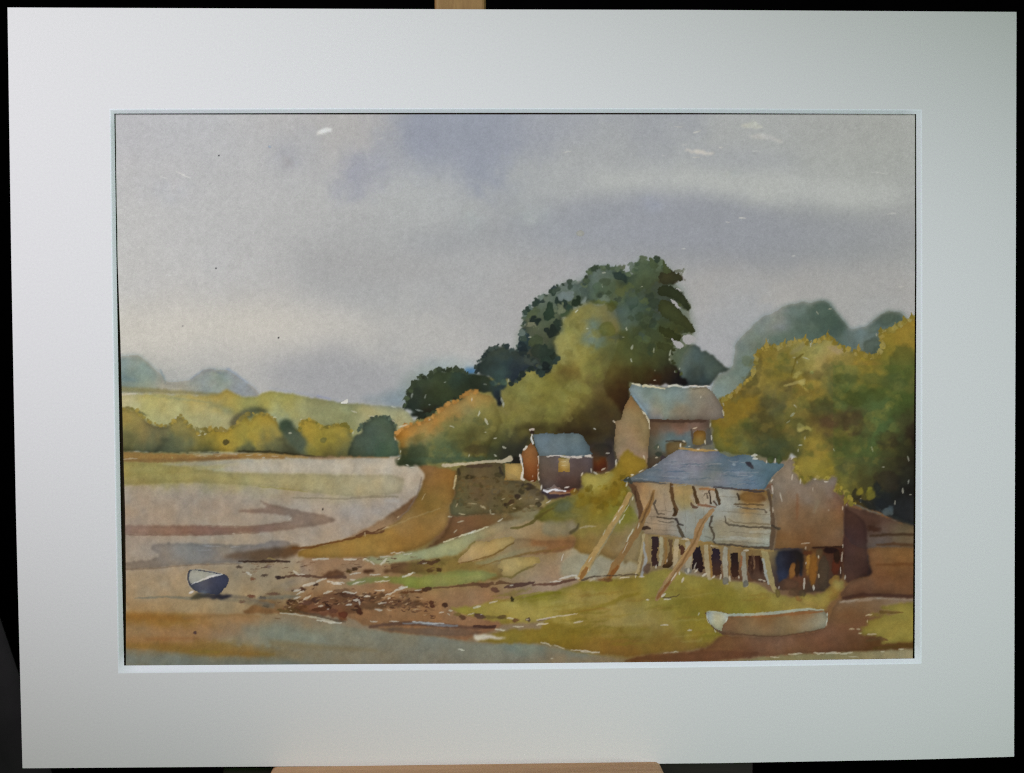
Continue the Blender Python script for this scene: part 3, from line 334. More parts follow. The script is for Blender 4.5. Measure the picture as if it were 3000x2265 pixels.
dabs('1530,1020,12,22,0,2a363c 1580,1030,26,22,30,37453e 1600,1075,14,16,0,242c2e 1550,1058,20,10,40,464f48 1475,1120,12,10,0,45594c 1448,1122,14,8,0,3c504c', 3, 4, a=.8)
leafy('1184,1196 1190,1160 1208,1138 1230,1104 1250,1110 1275,1088 1308,1083 1350,1084 1372,1098', '3c4634 48543c 343c2c', 8, 9, 2.5, DT)
leafy('1395,1086 1402,1062 1424,1034 1444,1020 1472,1010 1500,1022 1530,1034 1560,1052 1582,1078', '3c463e 48503f 303a38 424e48', 8, 9, 2.5, DT)
leafy('1226,1222 1262,1214 1282,1196 1330,1172 1366,1160 1400,1146', '30362a 3a4230', 7, 11, 2.5, DT)
leafy('1500,1122 1520,1110 1538,1090 1560,1082 1580,1092 1604,1092 1618,1072 1634,1050', '2a3430 34423c 3f4b44', 9, 11, 3, DT)
flecks('1471,1176,8,26,-15 1476,1186,10,12,0 1489,1114,6,10,0 1247,1162,4,14,10 1207,1160,8,14,20 1225,1202,14,5,30 1303,1120,6,5,0 1421,1127,9,5,20 1322,1174,6,4,0 1258,1186,5,4,0 1230,1203,18,4,10', '9ea59c', .75)

# --- orange and green bush
wash('1158,1276 1166,1260 1190,1247 1215,1241 1248,1234 1262,1222 1282,1210 1284,1196 1305,1188 1326,1177 1345,1172 1362,1160 1372,1146 1388,1144 1402,1152 1425,1154 1448,1170 1462,1200 1470,1240 1440,1300 1420,1350 1340,1354 1260,1360 1225,1366 1190,1360 1170,1366 1160,1356 1176,1342 1178,1318 1170,1300 1162,1290',
 '1175,1268,b07c34 1200,1254,b4813c 1163,1280,a06b26 1180,1300,a07430 1260,1235,b17f3e 1300,1212,b2823f 1335,1192,ab8548 1380,1160,af8142 1410,1170,a58848 1230,1262,9c8750 1270,1262,838050 1320,1245,757546 1370,1200,8a8454 1420,1200,88834a 1340,1270,716f3c 1400,1250,7d7640 1440,1230,7f783c 1220,1295,74714a 1280,1300,6a7046 1240,1330,566244 1320,1320,546344 1190,1350,3c462e 1220,1340,40492f 1400,1300,5d5830 1440,1290,55532c 1370,1300,4f4a28 1340,1345,4c5b40', soft=2.5, wob=5, ws=16, edge=.14, name='painted_orange_bush', bleed=20)
leafy('1160,1276 1180,1250 1248,1234 1282,1208 1305,1188 1345,1172 1375,1146 1400,1150', 'b8843f a8783a c08c48 9c7238', 7, 9, 2, 'painted_orange_bush', .9)
leafy('1220,1290 1280,1270 1330,1240 1400,1220 1440,1270 1380,1300 1300,1310 1240,1330 1300,1345 1400,1330', '7a7644 626844 8a8448 525a3a 6c6434', 13, 14, 9, 'painted_orange_bush', .35)
dabs('1175,1352,18,12,0,3d452c 1225,1330,30,26,0,475038 1200,1358,20,8,10,343c28 1265,1348,60,9,0,4a5b44 1380,1345,60,8,0,475a44 1350,1305,30,20,0,5a5a34 1400,1318,40,14,0,46402a', 6, 5, a=.6)
flecks('1382,1170,5,9,0 1403,1211,7,16,10 1424,1234,14,18,-30 1421,1266,5,5,0 1450,1283,10,10,0 1477,1312,11,9,20 1451,1334,9,8,30 1374,1335,4,7,0 1324,1250,14,5,20 1180,1248,28,7,-14 1257,1230,6,6,0 1156,1286,4,9,0 1175,1323,5,9,0 1193,1363,8,6,0 1168,1345,7,6,-40 1208,1371,14,5,0', 'c9c8b8')
flecks('1835,965,8,10,0 1852,1018,7,14,10 1849,1057,7,9,-20 1826,988,6,6,0 1914,1028,5,14,5 1963,1035,6,18,8 1962,1053,5,6,0 1769,799,9,7,0 1690,912,10,10,-40 1720,962,6,5,0 1764,838,3,9,0 1991,1080,4,5,0 1977,1089,5,6,-30 1919,1087,4,5,0 1919,1115,6,5,0 1880,840,4,4,0 1553,988,8,6,0', 'bfc3b4', .85)

# --- sea wall
wash('1336,1374 1352,1362 1400,1356 1465,1354 1478,1362 1480,1405 1532,1408 1556,1420 1588,1440 1598,1462 1580,1478 1548,1482 1520,1500 1470,1503 1420,1508 1330,1512 1316,1502 1322,1470 1334,1448 1331,1420 1338,1396',
 '1355,1380,66603e 1420,1378,6b5f48 1465,1380,5f5a40 1380,1410,6c6146 1430,1420,6d6042 1400,1450,75604a 1460,1445,74684a 1350,1440,6c6844 1340,1480,6a6a50 1390,1490,6c6748 1450,1480,6f6446 1510,1430,6b634a 1540,1460,82775a 1560,1440,6a604e 1500,1480,70643e 1340,1400,5a543c', soft=2, wob=3, edge=.14, bleed=14, name='painted_sea_wall', rough=1)
line('1300,1364 1340,1362 1370,1358 1420,1353 1470,1352 1495,1344', [10, 9, 7, 8, 16], 'b2a78c', .95, 2); line('1366,1366 1400,1366 1440,1364', [6, 11, 7], '53463a', .9, 2.5)
line('1343,1374 1345,1390', [6, 8], '3f3a2a', .8, 2.5); line('1463,1370 1470,1384 1473,1390', [6, 9, 5], '3c3830', .85, 2.5); line('1336,1395 1332,1415 1330,1432', [6, 7, 4], 'b7ac86', .85, 2)
dabs('1374,1398,16,5,4,443c26 1420,1400,9,4,0,564a30 1460,1393,12,7,0,4f4a34 1515,1455,9,9,0,3d322c 1482,1480,9,6,20,3c2f26 1497,1472,12,6,-25,4c3b2e 1578,1478,9,7,0,413a2a 1545,1425,18,10,0,443c34 1528,1440,10,8,0,4a4430 1510,1490,8,5,0,5c5230 1450,1440,14,10,0,6f6650 1350,1470,8,12,0,5f6048', 2.5, 3, a=.85)
for _k in range(130):
    _x, _y = _rng.uniform(1335, 1590), _rng.uniform(1395, 1500)
    if _x > 1480 and _y < 1412: continue
    dabs(f'{_x:.0f},{_y:.0f},{_rng.uniform(3,9):.1f},{_rng.uniform(2,5):.1f},{_rng.uniform(-15,15):.0f},'+_rng.choice(['7a6a46', '54492e', '6f5a38', '7c6c48', '5c5034', '66603e']), 1.6, 2.5, a=.6)
flecks('1338,1480,6,10,20 1415,1486,16,9,30 1385,1475,30,4,3 1352,1505,20,6,4 1350,1528,20,5,-10 1445,1507,9,5,0 1475,1461,10,5,-20 1507,1490,9,6,0 1575,1462,8,5,0 1318,1513,10,9,0 1525,1462,10,5,-30 1335,1556,12,5,-30 1498,1478,12,4,-30 1437,1499,6,10,0', 'b9b093', .85)

# --- golden tree at the right edge
GT = 'painted_golden_tree'
wash('2085,1232 2112,1220 2106,1190 2108,1168 2125,1166 2140,1160 2160,1142 2180,1124 2206,1096 2214,1060 2216,1036 2228,1028 2244,1012 2252,1006 2262,1018 2285,1018 2300,1008 2320,1004 2340,994 2358,992 2370,1004 2385,1004 2405,1000 2424,982 2440,994 2456,1010 2478,1026 2492,1030 2518,1022 2530,1038 2550,1048 2575,1046 2588,1018 2580,996 2572,978 2584,964 2602,968 2625,960 2645,940 2720,922 2720,930 2720,1545 2650,1532 2610,1512 2570,1496 2530,1490 2500,1478 2484,1462 2478,1445 2455,1440 2440,1442 2452,1425 2452,1398 2438,1396 2425,1408 2400,1402 2380,1400 2366,1412 2352,1422 2346,1405 2340,1392 2324,1384 2326,1360 2334,1340 2320,1330 2300,1350 2280,1346 2262,1352 2240,1340 2200,1332 2160,1330 2120,1325 2095,1320 2088,1280',
 '2250,1045,8b7834 2235,1070,7f6c2a 2300,1020,9d8e4e 2290,1050,857332 2340,1010,9a8d4c 2400,1030,9c9150 2350,1040,878040 2450,1050,a48c56 2420,1070,9c8a50 2480,1060,94843f 2380,1070,9d8f50 2540,1070,a08232 2560,1090,937a34 2640,965,9a7c2e 2600,1000,93802f 2660,1010,877630 2630,1050,77702c 2600,1120,545c30 2660,1100,5a5e32 2500,1100,6e6c3e 2420,1110,74703e 2450,1130,5c6238 2530,1140,56602e 2640,1160,4a5428 2560,1190,5a683e 2620,1200,4c562e 2200,1170,8b7126 2170,1200,8a7028 2230,1120,968242 2150,1220,8e722a 2280,1110,82742f 2320,1090,83752e 2300,1170,6a6640 2270,1190,605e3a 2350,1130,877632 2380,1160,8d7a32 2340,1200,94803a 2290,1230,57522c 2230,1250,5a532e 2140,1270,857026 2180,1260,756a2e 2120,1300,6c6a32 2190,1290,6a6e40 2250,1290,4b5236 2300,1290,4c5030 2240,1320,444c30 2400,1240,5e4e2e 2380,1200,4c4828 2440,1250,5e4e32 2500,1240,564a30 2540,1230,5a6038 2590,1260,586c40 2660,1230,48402a 2685,1260,2e201a 2620,1290,4c4a2c 2560,1300,566238 2480,1300,5f5c2e 2390,1300,8b7a36 2400,1340,94802e 2350,1330,9a8636 2420,1360,8c7b2c 2350,1385,8a7a34 2480,1350,5b6234 2540,1340,4d5a34 2610,1340,4a482a 2650,1310,3a3524 2670,1370,2c261c 2560,1400,46442a 2500,1390,504c2c 2480,1430,7c742e 2460,1410,857a34 2540,1440,5f5c2a 2600,1420,30322a 2640,1450,25241f 2600,1480,26292a 2650,1510,2c2e30 2680,1440,1e1c1a 2520,1470,4a3e24', soft=2.5, wob=5, ws=16, edge=.14, name=GT, bleed=26, rough=1)
dabs('2490,1165,50,20,12,4a4c24 2405,1188,40,20,-4,47472a 2350,1150,30,18,-10,6a6030 2310,1130,26,14,-30,5c5230 2500,1240,34,36,0,54422e 2430,1240,26,14,10,5c4630 2600,1290,32,26,0,463a28 2270,1200,30,24,0,5f5e3c 2230,1250,26,18,20,58502c 2640,1070,40,60,10,565e30 2560,1110,40,20,10,5c6236 2330,1070,34,30,0,84793c 2198,1115,20,26,30,57532c 2225,1070,7,26,8,57502c 2160,1165,24,10,-30,6a6434 2600,1410,40,30,20,3a3226 2540,1420,26,20,0,4a482c 2475,1370,30,14,-20,565634 2280,1300,40,16,0,4f5638', 7, 7, a=.6)
for _k in range(150):
    _x = 2110+570*_rng.random(); _y = 1030+(1330-1030)*_rng.random()
    if _y < 1220-(_x-2110)*1.1 or (_x > 2500 and _y < 1060): continue
    dabs(f'{_x:.0f},{_y:.0f},{_rng.uniform(6,20):.0f},{_rng.uniform(5,12):.0f},{_rng.uniform(-40,40):.0f},'+_rng.choice(['6a6434', '8c7a34', '55582f', '7f7038', '4d5230', '95823c']), 5, 6, a=.22)
wash('2310,1035 2330,1020 2355,998 2368,1004 2350,1024 2325,1038', 'a0945c', soft=2.5, wob=4, edge=.1, a=.8); wash('2420,1016 2440,1010 2462,1016 2478,1032 2455,1036 2430,1026', 'ab9668', soft=3, wob=4, edge=.05, a=.85)
line('2352,1038 2332,1052 2325,1075 2318,1100', [5, 6, 4], '67591f', .7, 3); line('2300,1130 2330,1122 2355,1115', [6, 8, 10], '9f955a', .7, 3); dabs('2335,1098,14,8,-40,a0944e 2350,1122,10,8,0,a59a58 2345,1252,12,14,0,aaa05c 2365,1255,14,6,20,a49a50 2360,1140,10,4,40,ab9c50 2378,1092,6,5,0,93a060', 2.5, 3, a=.85)
flecks('2249,1000,3,14,8 2266,1018,5,14,0 2297,1007,5,8,0 2376,1006,7,20,5 2425,985,7,9,0 2475,1024,7,16,-20 2568,980,5,8,0 2590,1010,5,18,-14 2212,1084,4,8,0 2146,1151,8,11,20 2432,906,8,7,0 2395,917,4,11,-25 2674,922,4,10,0 2225,1032,4,5,0 2327,1048,7,4,0 2336,1062,5,8,0 2362,1050,20,5,20 2118,1180,5,24,-20 2330,1190,5,12,-40 2322,1215,14,9,-40 2310,1235,14,6,-40 2358,1283,4,10,0 2345,1305,10,7,0 2338,1320,7,8,0 2556,1316,7,14,-20 2661,1344,6,14,-15 2661,1412,5,12,0 2645,1438,7,16,0 2667,1449,7,7,0 2621,1473,6,10,0 2618,1524,15,9,25 2577,1495,5,5,0 2548,1475,12,8,35 2522,1467,7,12,0 2478,1455,5,20,-12 2480,1482,6,9,0 2443,1318,10,3,60 2588,1368,6,6,0', 'b4b2a0', .8, 1.5)
line('2520,1465 2560,1486 2610,1512 2660,1535 2720,1545', [8, 12, 14, 10], '2c3030', .85, 3); line('2500,1475 2540,1495 2580,1508', [4, 6, 4], '606a66', .6, 3); dabs('2600,1500,16,12,0,5a6668 2610,1490,8,10,0,48545a 2545,1480,22,10,30,2c2c26 2570,1430,10,20,-10,25282a 2510,1450,14,16,0,2e2c24', 3, 4, a=.7)
line('2440,1438 2460,1440 2450,1448', [4, 8, 3], '9a8a30', .9, 2)
dabs('2548,1436,9,8,0,8f8a30 2520,1440,10,14,20,8a8230 2550,1450,14,16,10,77702c 2478,1444,10,8,0,a09040 2490,1470,6,12,0,8a7e38', 2.5, 3, a=.8)

leafy('2120,1172 2160,1142 2206,1098 2216,1042 2244,1014 2285,1018 2320,1004 2350,996 2385,1004 2424,986 2456,1010 2492,1028 2540,1044 2575,1044 2586,1010 2576,976 2625,960 2680,926', '8f7d36 a08c40 84742f 9a8a4a', 7, 8, 2.5, GT, .95, 1.3)
leafy('2326,1352 2330,1385 2350,1404 2385,1402 2420,1404 2450,1400 2455,1440 2480,1460 2510,1480', '8f8030 7c7230 9a8a38 6c662c', 8, 9, 4, GT, .9, 1.3)
leafy('2200,1060 2260,1080 2330,1060 2400,1060 2470,1080 2400,1130 2300,1150 2220,1190 2180,1250 2260,1230 2340,1190 2420,1170 2520,1130 2600,1110 2640,1170 2560,1230 2480,1300 2380,1320 2450,1360 2560,1330 2620,1260', '6a6a36 8c7c38 55602f 948440 7a6c30 4e5a30 7c7438', 15, 15, 14, GT, .25)
for _q in '2118,1170 2140,1158 2205,1094 2218,1034 2248,1004 2262,1016 2298,1006 2330,998 2358,990 2400,998 2426,980 2445,1000 2474,1022 2515,1020 2548,1042 2576,1042 2586,1008 2580,966 2620,956 2650,936 2672,926 2345,1408 2366,1408 2395,1402 2420,1412 2440,1404 2454,1430 2478,1468 2334,1392'.split():
    _x, _y = map(float, _q.split(',')); _d = -1 if _y < 1200 else 1; _w = _rng.uniform(5, 9); _h = _rng.uniform(9, 17); _o = _rng.uniform(-5, 5)
    wash(f'{_x-_w:.0f},{_y-_d*5:.0f} {_x+_o:.0f},{_y+_d*_h:.0f} {_x+_w:.0f},{_y-_d*5:.0f} {_x:.0f},{_y-_d*12:.0f}', _rng.choice(['97853a', '8c7a30', 'a08e48']), soft=1.5, wob=2, edge=.05, sm=0, name=GT)
for _q in '2196,1150,34,20 2300,1080,30,16 2250,1180,30,18 2380,1100,34,14 2480,1110,40,18 2560,1160,36,22 2620,1120,34,30 2420,1200,40,20 2330,1240,34,20 2540,1260,40,24 2460,1290,34,18 2600,1330,36,20 2200,1250,36,18 2150,1290,30,12 2640,1240,30,30'.split():
    _a = list(map(float, _q.split(','))); wash(' '.join(f'{_a[0]+_a[2]*math.cos(t)*_rng.uniform(.7,1.15):.0f},{_a[1]+_a[3]*math.sin(t)*_rng.uniform(.7,1.15):.0f}' for t in np.linspace(0, 6.28, 11)[:-1]), _rng.choice(['565a2e', '4c522c', '62653a', '5a5230']), soft=3.8, wob=8, ws=16, edge=.12, a=.38, name=GT, sm=1)
IMG[(IDS == ident(GT)) & (PX > 2440) & (PY > 1070) & (PY < 1340)] *= np.array((.95, 1.0, .97), np.float32)
# --- barn
BN = 'painted_barn'
wash('1900,1224 2078,1224 2082,1260 2086,1300 2000,1325 1960,1365 1895,1392', '1920,1240,64503e 1990,1240,67503f 2060,1240,604c42 1990,1256,85695c 2040,1255,7b6359 1950,1265,7a6c62 1960,1280,5f7478 2010,1285,60737e 1940,1300,64787a 2000,1300,5c7278 1915,1300,5b5748 1915,1330,5a5c50 1930,1350,4e4438 2075,1290,5f5c52 1905,1375,4c3e30', soft=2, wob=2, edge=.1, name=BN, bleed=10)
line('1903,1231 1960,1234 2020,1234 2066,1233', [8, 9, 9, 8], '4a392e', .8, 3); line('2026,1258 2032,1300', 5, '4c4038', .7, 2); line('2075,1262 2082,1298', [12, 14], '565650', .8, 3)
wash('2034,1260 2066,1260 2068,1280 2066,1300 2030,1305 2030,1290', '2050,1270,84622c 2050,1292,8a7a46', soft=1.5, wob=1.5, edge=.15)
wash('1952,1296 1990,1290 2008,1294 2012,1305 1996,1312 1970,1335 1955,1335 1948,1315', '1960,1310,6d5836 2000,1300,7a6c48', soft=2, wob=2, edge=.14)
line('1952,1293 1985,1292 2008,1296', 4, '3f362c', .7, 2); dabs('1930,1330,10,8,0,2f3a34 1945,1345,9,9,0,3c3440 1925,1310,9,8,0,4f5a4a', 3, 3, a=.7)
wash('1842,1140 1852,1124 1862,1122 1875,1127 1900,1132 1950,1137 1975,1130 2010,1134 2070,1133 2090,1152 2104,1172 2116,1195 2121,1224 2100,1230 2070,1228 2000,1229 1902,1227 1896,1215 1880,1195 1866,1176 1850,1158',
 '1865,1140,86979a 1890,1148,76877f 1950,1158,7f918c 2000,1150,7f8c87 2050,1150,8a8574 1930,1185,848a7a 1990,1195,8a836e 2040,1180,8c8270 2085,1180,857a6c 2080,1205,80766a 1920,1205,8a8070 2000,1212,7d7466 2060,1220,776c60 1920,1222,848a92 1870,1165,8a9ba4 1890,1195,7c909c', soft=1.8, wob=2.5, edge=.12, name=BN, bleed=10)
line('1853,1124 1872,1127 1878,1132', [5, 7, 3], 'cdc8b0', .9, 1.8); line('1885,1130 1915,1133 1948,1138', [7, 6, 3], 'c9c3a4', .9, 1.8); line('1960,1132 1985,1130 2000,1133', [7, 6, 4], 'c9c4ae', .9, 1.8); line('2000,1134 2040,1132 2078,1133', [6, 5, 4], 'bfc2c0', .9, 1.8); line('2030,1140 2065,1136', 3, '5f5a50', .6, 2)
line('1856,1160 1868,1178 1884,1200 1896,1216', [4, 7, 8, 4], '7f97a6', .8, 2); line('1880,1203 1892,1218 1900,1232 1903,1258', [4, 6, 5, 3], 'c4bca2', .9, 1.5)
wash('1848,1160 1858,1172 1876,1198 1892,1218 1901,1240 1903,1262 1900,1300 1898,1345 1890,1372 1862,1360 1840,1330 1815,1358 1800,1320 1801,1280 1803,1245 1800,1236 1820,1228 1826,1205 1834,1184', '1850,1185,947248 1860,1215,927f56 1835,1225,8d7e5c 1830,1260,927f62 1870,1250,8c7c58 1850,1290,977f68 1885,1290,8a7a52 1820,1300,8c7d5e 1880,1335,98806a 1840,1330,988068', soft=1.8, wob=2, edge=.10, name=BN, bleed=10)
flecks('1799,1236,9,8,40 2120,1212,5,14,0 2117,1204,4,8,0 2036,1254,11,6,-10 2066,1296,7,12,-10 2004,1293,9,6,30 1994,1304,6,9,0 2020,1308,6,5,0 1928,1310,6,7,0 1924,1341,7,6,0 1806,1358,7,26,-5 1887,1340,6,14,-20 2081,1245,4,12,0 2084,1282,5,14,-5 2054,1163,4,6,0 1918,1115,5,5,0', 'cfc9b6', .9, 1.2)
line('1802,1345 1800,1325 1803,1290', [3, 3], '4a4030', .3, 2)

# --- cottage
CN = 'painted_cottage'
wash('1725,1318 1750,1300 1790,1300 1803,1340 1805,1380 1770,1385 1735,1385', '1760,1325,34332a 1795,1330,302c2e 1790,1365,433838 1745,1360,5c3a22', soft=3, wob=3, edge=.05, a=.9)
wash('1733,1338 1776,1338 1778,1372 1760,1384 1735,1380', '1755,1350,6e431f 1755,1372,5a2e18 1742,1342,53402c', soft=2, wob=3, edge=.12, name=CN)
wash('1577,1334 1737,1335 1736,1390 1702,1388 1706,1410 1700,1432 1660,1436 1590,1434 1580,1412', '1590,1350,6c6258 1620,1370,645850 1600,1400,5c4c42 1660,1345,6a6064 1720,1350,5c5458 1690,1370,5a4a42 1660,1405,523e38 1690,1420,4a3830 1610,1425,5a504c 1640,1425,4b3832', soft=2, wob=2, edge=.12, name=CN, bleed=10)
wash('1561,1275 1580,1271 1600,1269 1625,1272 1650,1270 1676,1269 1700,1272 1708,1276 1712,1290 1724,1304 1729,1312 1727,1322 1737,1332 1700,1338 1640,1335 1580,1336 1575,1318 1566,1298', '1580,1290,6b7c84 1650,1290,6a7a7e 1620,1315,697579 1700,1300,69787a 1680,1325,60727a 1725,1325,51636c 1600,1330,6c7a7c', soft=1.8, wob=2, edge=.10, name=CN, bleed=8)
wash('1556,1297 1564,1306 1574,1322 1577,1345 1578,1380 1577,1402 1566,1412 1548,1410 1535,1402 1534,1370 1531,1345 1526,1334 1532,1318 1546,1308', '1555,1310,9a6a3e 1552,1340,966537 1555,1370,86532d 1555,1400,74421f 1570,1345,8c603a', soft=1.6, wob=2, edge=.12, name=CN, bleed=6)
wash('1636,1342 1668,1342 1670,1382 1635,1382', '1640,1360,a58440 1655,1358,b8ac84 1650,1378,ad8a38 1665,1370,a88c48', soft=1.8, wob=1.5, edge=.1, sm=0, bleed=4); flecks('1652,1352,16,4,0 1652,1364,16,3,0', 'c4bc98', .8); dabs('1651,1339,9,5,0,6f6420')
wash('1478,1358 1530,1358 1533,1402 1530,1406 1480,1408', 'a88b50', soft=1.8, wob=2, edge=.1, sm=0)
line('1602,1337 1640,1335 1662,1339 1690,1340 1730,1336', [3, 3, 8, 7, 6], 'c4bdb4', .9, 1.6, dry=.1); line('1558,1272 1556,1285 1562,1298', [4, 6, 6], 'd2d0c6', .95, 1.4); line('1542,1308 1534,1318', [6, 5], 'd0ccc0', .9, 1.4); line('1524,1334 1527,1350 1532,1375 1528,1400 1536,1406', [7, 6, 4, 8, 5], 'cfc8bc', .9, 1.6); line('1577,1336 1577,1360 1576,1395 1579,1406', [4, 2, 3, 5], 'c9beb0', .85, 1.3)
line('1553,1259 1562,1259', 6, 'b8aca4', .9, 1.4); dabs('1559,1267,6,5,0,3a2c24')
flecks('1734,1340,8,6,0 1733,1378,6,10,0 1746,1387,14,11,30 1767,1374,14,8,-30 1781,1385,16,6,-8 1805,1360,7,24,-5 1705,1390,10,9,-60 1780,1328,10,8,0 1742,1257,7,5,30 1559,1410,8,5,-10 1562,1395,3,6,0 1700,1487,7,11,-10 1650,1508,18,6,-4 1607,1470,16,5,-30', 'c4beae', .92, 1.4)
# little boat drawn up by the cottage
BB = 'painted_small_boat'
wash('1582,1444 1594,1450 1606,1462 1604,1466 1640,1458 1668,1452 1684,1446 1700,1440 1690,1430 1600,1440 1592,1420', '1600,1455,45383c 1650,1452,4a3640 1685,1445,5a3020', soft=2, wob=2.5, edge=.1)
wash('1596,1434 1610,1428 1625,1418 1632,1428 1650,1436 1668,1438 1674,1432 1690,1428 1684,1442 1664,1446 1610,1448', '1610,1430,767f84 1640,1440,8f8078 1620,1444,86604c 1670,1442,884830', soft=1.6, wob=2, edge=.1, name=BB)
line('1592,1436 1605,1440 1620,1434 1640,1437 1658,1440', [5, 8, 5, 5, 4], 'd2cfd0', .95, 1.4); line('1610,1444 1650,1446 1668,1444', [5, 6, 4], '90684c', .9, 1.6); flecks('1586,1428,6,14,0 1661,1428,14,7,-14 1684,1436,7,9,20', 'd4d0ca', .95, 1)
# ochre scrub between cottage and boathouse
wash('1560,1520 1600,1480 1640,1462 1690,1452 1700,1430 1708,1428 1704,1408 1706,1392 1722,1388 1745,1392 1770,1388 1790,1380 1802,1372 1812,1350 1824,1330 1838,1317 1850,1328 1862,1338 1884,1340 1894,1350 1894,1368 1876,1384 1850,1396 1836,1412 1842,1440 1838,1470 1872,1520 1884,1560 1876,1600 1868,1650 1850,1640 1836,1656 1815,1636 1790,1640 1768,1626 1740,1632 1722,1618 1700,1622 1680,1604 1690,1580 1672,1560 1640,1545',
 '1840,1340,977c2a 1870,1365,94792a 1825,1370,957a2a 1800,1395,8d7526 1740,1405,a29246 1770,1410,9a883c 1720,1440,927e34 1770,1445,84691e 1810,1450,826c22 1740,1470,80681e 1690,1460,8b7e34 1660,1480,5c6448 1630,1500,6d6a30 1700,1500,726c34 1750,1510,80772f 1600,1505,6b662c 1820,1500,7c7a2e 1700,1545,8a7a3e 1760,1560,8f7a48 1800,1590,89704a 1850,1590,8f7f5a 1730,1600,866a34 1790,1630,7d6238 1680,1530,776e38', soft=3, wob=5, edge=.10, name='painted_scrub', bleed=18)
wash('1706,1394 1722,1389 1746,1394 1770,1389 1792,1383 1800,1392 1786,1412 1768,1416 1760,1428 1738,1428 1722,1444 1712,1440 1722,1426 1704,1412', 'a59649', soft=2, wob=4, edge=.08, sm=0, a=.9); leafy('1690,1450 1720,1440 1760,1430 1800,1420 1835,1400 1835,1440 1800,1470 1750,1486', '8a7420 7a6418 958434 6c5c1c', 9, 9, 7, 'painted_scrub', .6)
dabs('1710,1470,26,14,-20,83701f 1650,1485,28,14,-10,5b6450 1660,1510,34,10,0,6e6f44 1800,1440,16,24,0,7d6519 1745,1465,20,12,0,7a6016', 6, 6, a=.6)
wash('1592,1530 1610,1524 1650,1530 1680,1522 1686,1530 1694,1545 1680,1562 1640,1574 1600,1572 1585,1552', '1610,1540,8a8468 1660,1545,80755a 1640,1560,7a7052 1680,1540,8f8670', soft=4, wob=5, edge=.08, a=.9)
line('1497,1548 1530,1544 1560,1530 1590,1505 1620,1490', [5, 7, 10, 5], '5d5426', .8, 3); line('1672,1562 1690,1550 1695,1535', [10, 8, 4], '463f28', .7, 4); line('1700,1548 1720,1542 1745,1543', [4, 6, 3], 'a6997a', .7, 3)
line('1845,1425 1850,1460 1860,1520', [20, 14, 10], '8d8a4a', .4, 6)

# --- grass flat
GR = 'painted_grass'
wash('1322,1782 1380,1776 1420,1770 1455,1756 1500,1752 1560,1745 1590,1738 1640,1728 1680,1712 1700,1704 1760,1700 1830,1694 1870,1688 1905,1672 1940,1664 1985,1672 2030,1686 2075,1692 2140,1700 2200,1704 2232,1716 2280,1745 2330,1748 2390,1765 2420,1785 2400,1795 2300,1800 2200,1810 2100,1800 2100,1850 2130,1862 2110,1890 2020,1906 1900,1916 1830,1924 1780,1918 1720,1912 1672,1905 1640,1895 1590,1885 1520,1884 1420,1882 1396,1878 1420,1866 1460,1852 1500,1845 1580,1842 1600,1820 1500,1830 1450,1822 1400,1810 1340,1798',
 '1370,1785,988c38 1450,1790,9a8c44 1520,1780,9a9048 1600,1765,978c40 1450,1810,94883e 1560,1800,9c9248 1600,1735,80782c 1680,1722,857c2c 1700,1745,96894a 1640,1790,9a8e46 1760,1720,857b30 1830,1715,84782e 1900,1700,8a8038 1780,1760,938648 1850,1785,938648 1750,1790,8f843e 1720,1815,8a7a32 1780,1830,938448 1900,1750,8a8038 1960,1690,8c823c 2000,1720,8c8239 2100,1720,84782e 2040,1760,7d722a 2150,1750,7e742a 2140,1715,989054 2240,1738,9a904e 2200,1775,80782c 2290,1770,8a7a34 2360,1775,9a8744 1950,1800,8c7e38 1900,1830,94864e 2000,1835,8c7d32 2060,1860,8a7f2c 2020,1800,857828 1600,1860,80722a 1500,1866,85742c 1700,1850,7d7028 1650,1880,80681e 1750,1880,7f652a 1850,1865,82702c 1830,1900,7e602a 1950,1880,80682c 2040,1890,7c6030 1700,1900,84672c', soft=2.5, wob=4, edge=.06, name=GR, bleed=18, ax=2)
for _k in range(70):
    _x, _y = _rng.uniform(1420, 2280), _rng.uniform(1735, 1890)
    if (_x > 2050 and _y > 1780) or _y > 1720+(_x-1300)*.35: continue
    line(f'{_x:.0f},{_y:.0f} {_x+_rng.uniform(20,60):.0f},{_y-_rng.uniform(0,6):.0f} {_x+_rng.uniform(60,130):.0f},{_y-_rng.uniform(2,16):.0f}', [2, _rng.uniform(4, 12), 2], _rng.choice(['7a7024', '9a9050', '6f6820', '95864a', '86762e', '80682a']), .4, 4, 4)
line('1640,1800 1720,1790 1790,1768 1830,1748 1870,1740', [4, 12, 14, 8], '776c20', .6, 5); line('1700,1790 1760,1782 1790,1786', [3, 6, 2], '8a6a30', .5, 4); line('1890,1785 1950,1772 2000,1765', [4, 10, 6], '7a7028', .5, 5); line('1560,1748 1600,1738 1640,1735', [6, 12, 6], '737017', .6, 4); line('1540,1752 1580,1745', 6, '7d7a24', .6, 4); line('1680,1850 1760,1850 1840,1846 1900,1845', [16, 24, 12], '76661e', .45, 9); line('1620,1792 1700,1786 1760,1776', [3, 5, 3], '8a8034', .6, 3); line('1500,1752 1560,1740 1585,1735', [3, 6, 3], '82801f', .5, 3)
line('1380,1797 1430,1808 1480,1812', [4, 9, 5], '6c6030', .7, 3); dabs('1355,1808,12,7,20,5a3f2a 1405,1806,18,7,10,5b4436 1470,1808,14,5,-10,60502c 1510,1818,10,5,0,63482e 1548,1816,7,6,30,4f4034 1500,1755,5,7,-30,35301a 1340,1800,10,4,0,776030', 2, 3, a=.9)
line('1575,1818 1610,1812', [4, 6], '5d4a40', .8, 2)
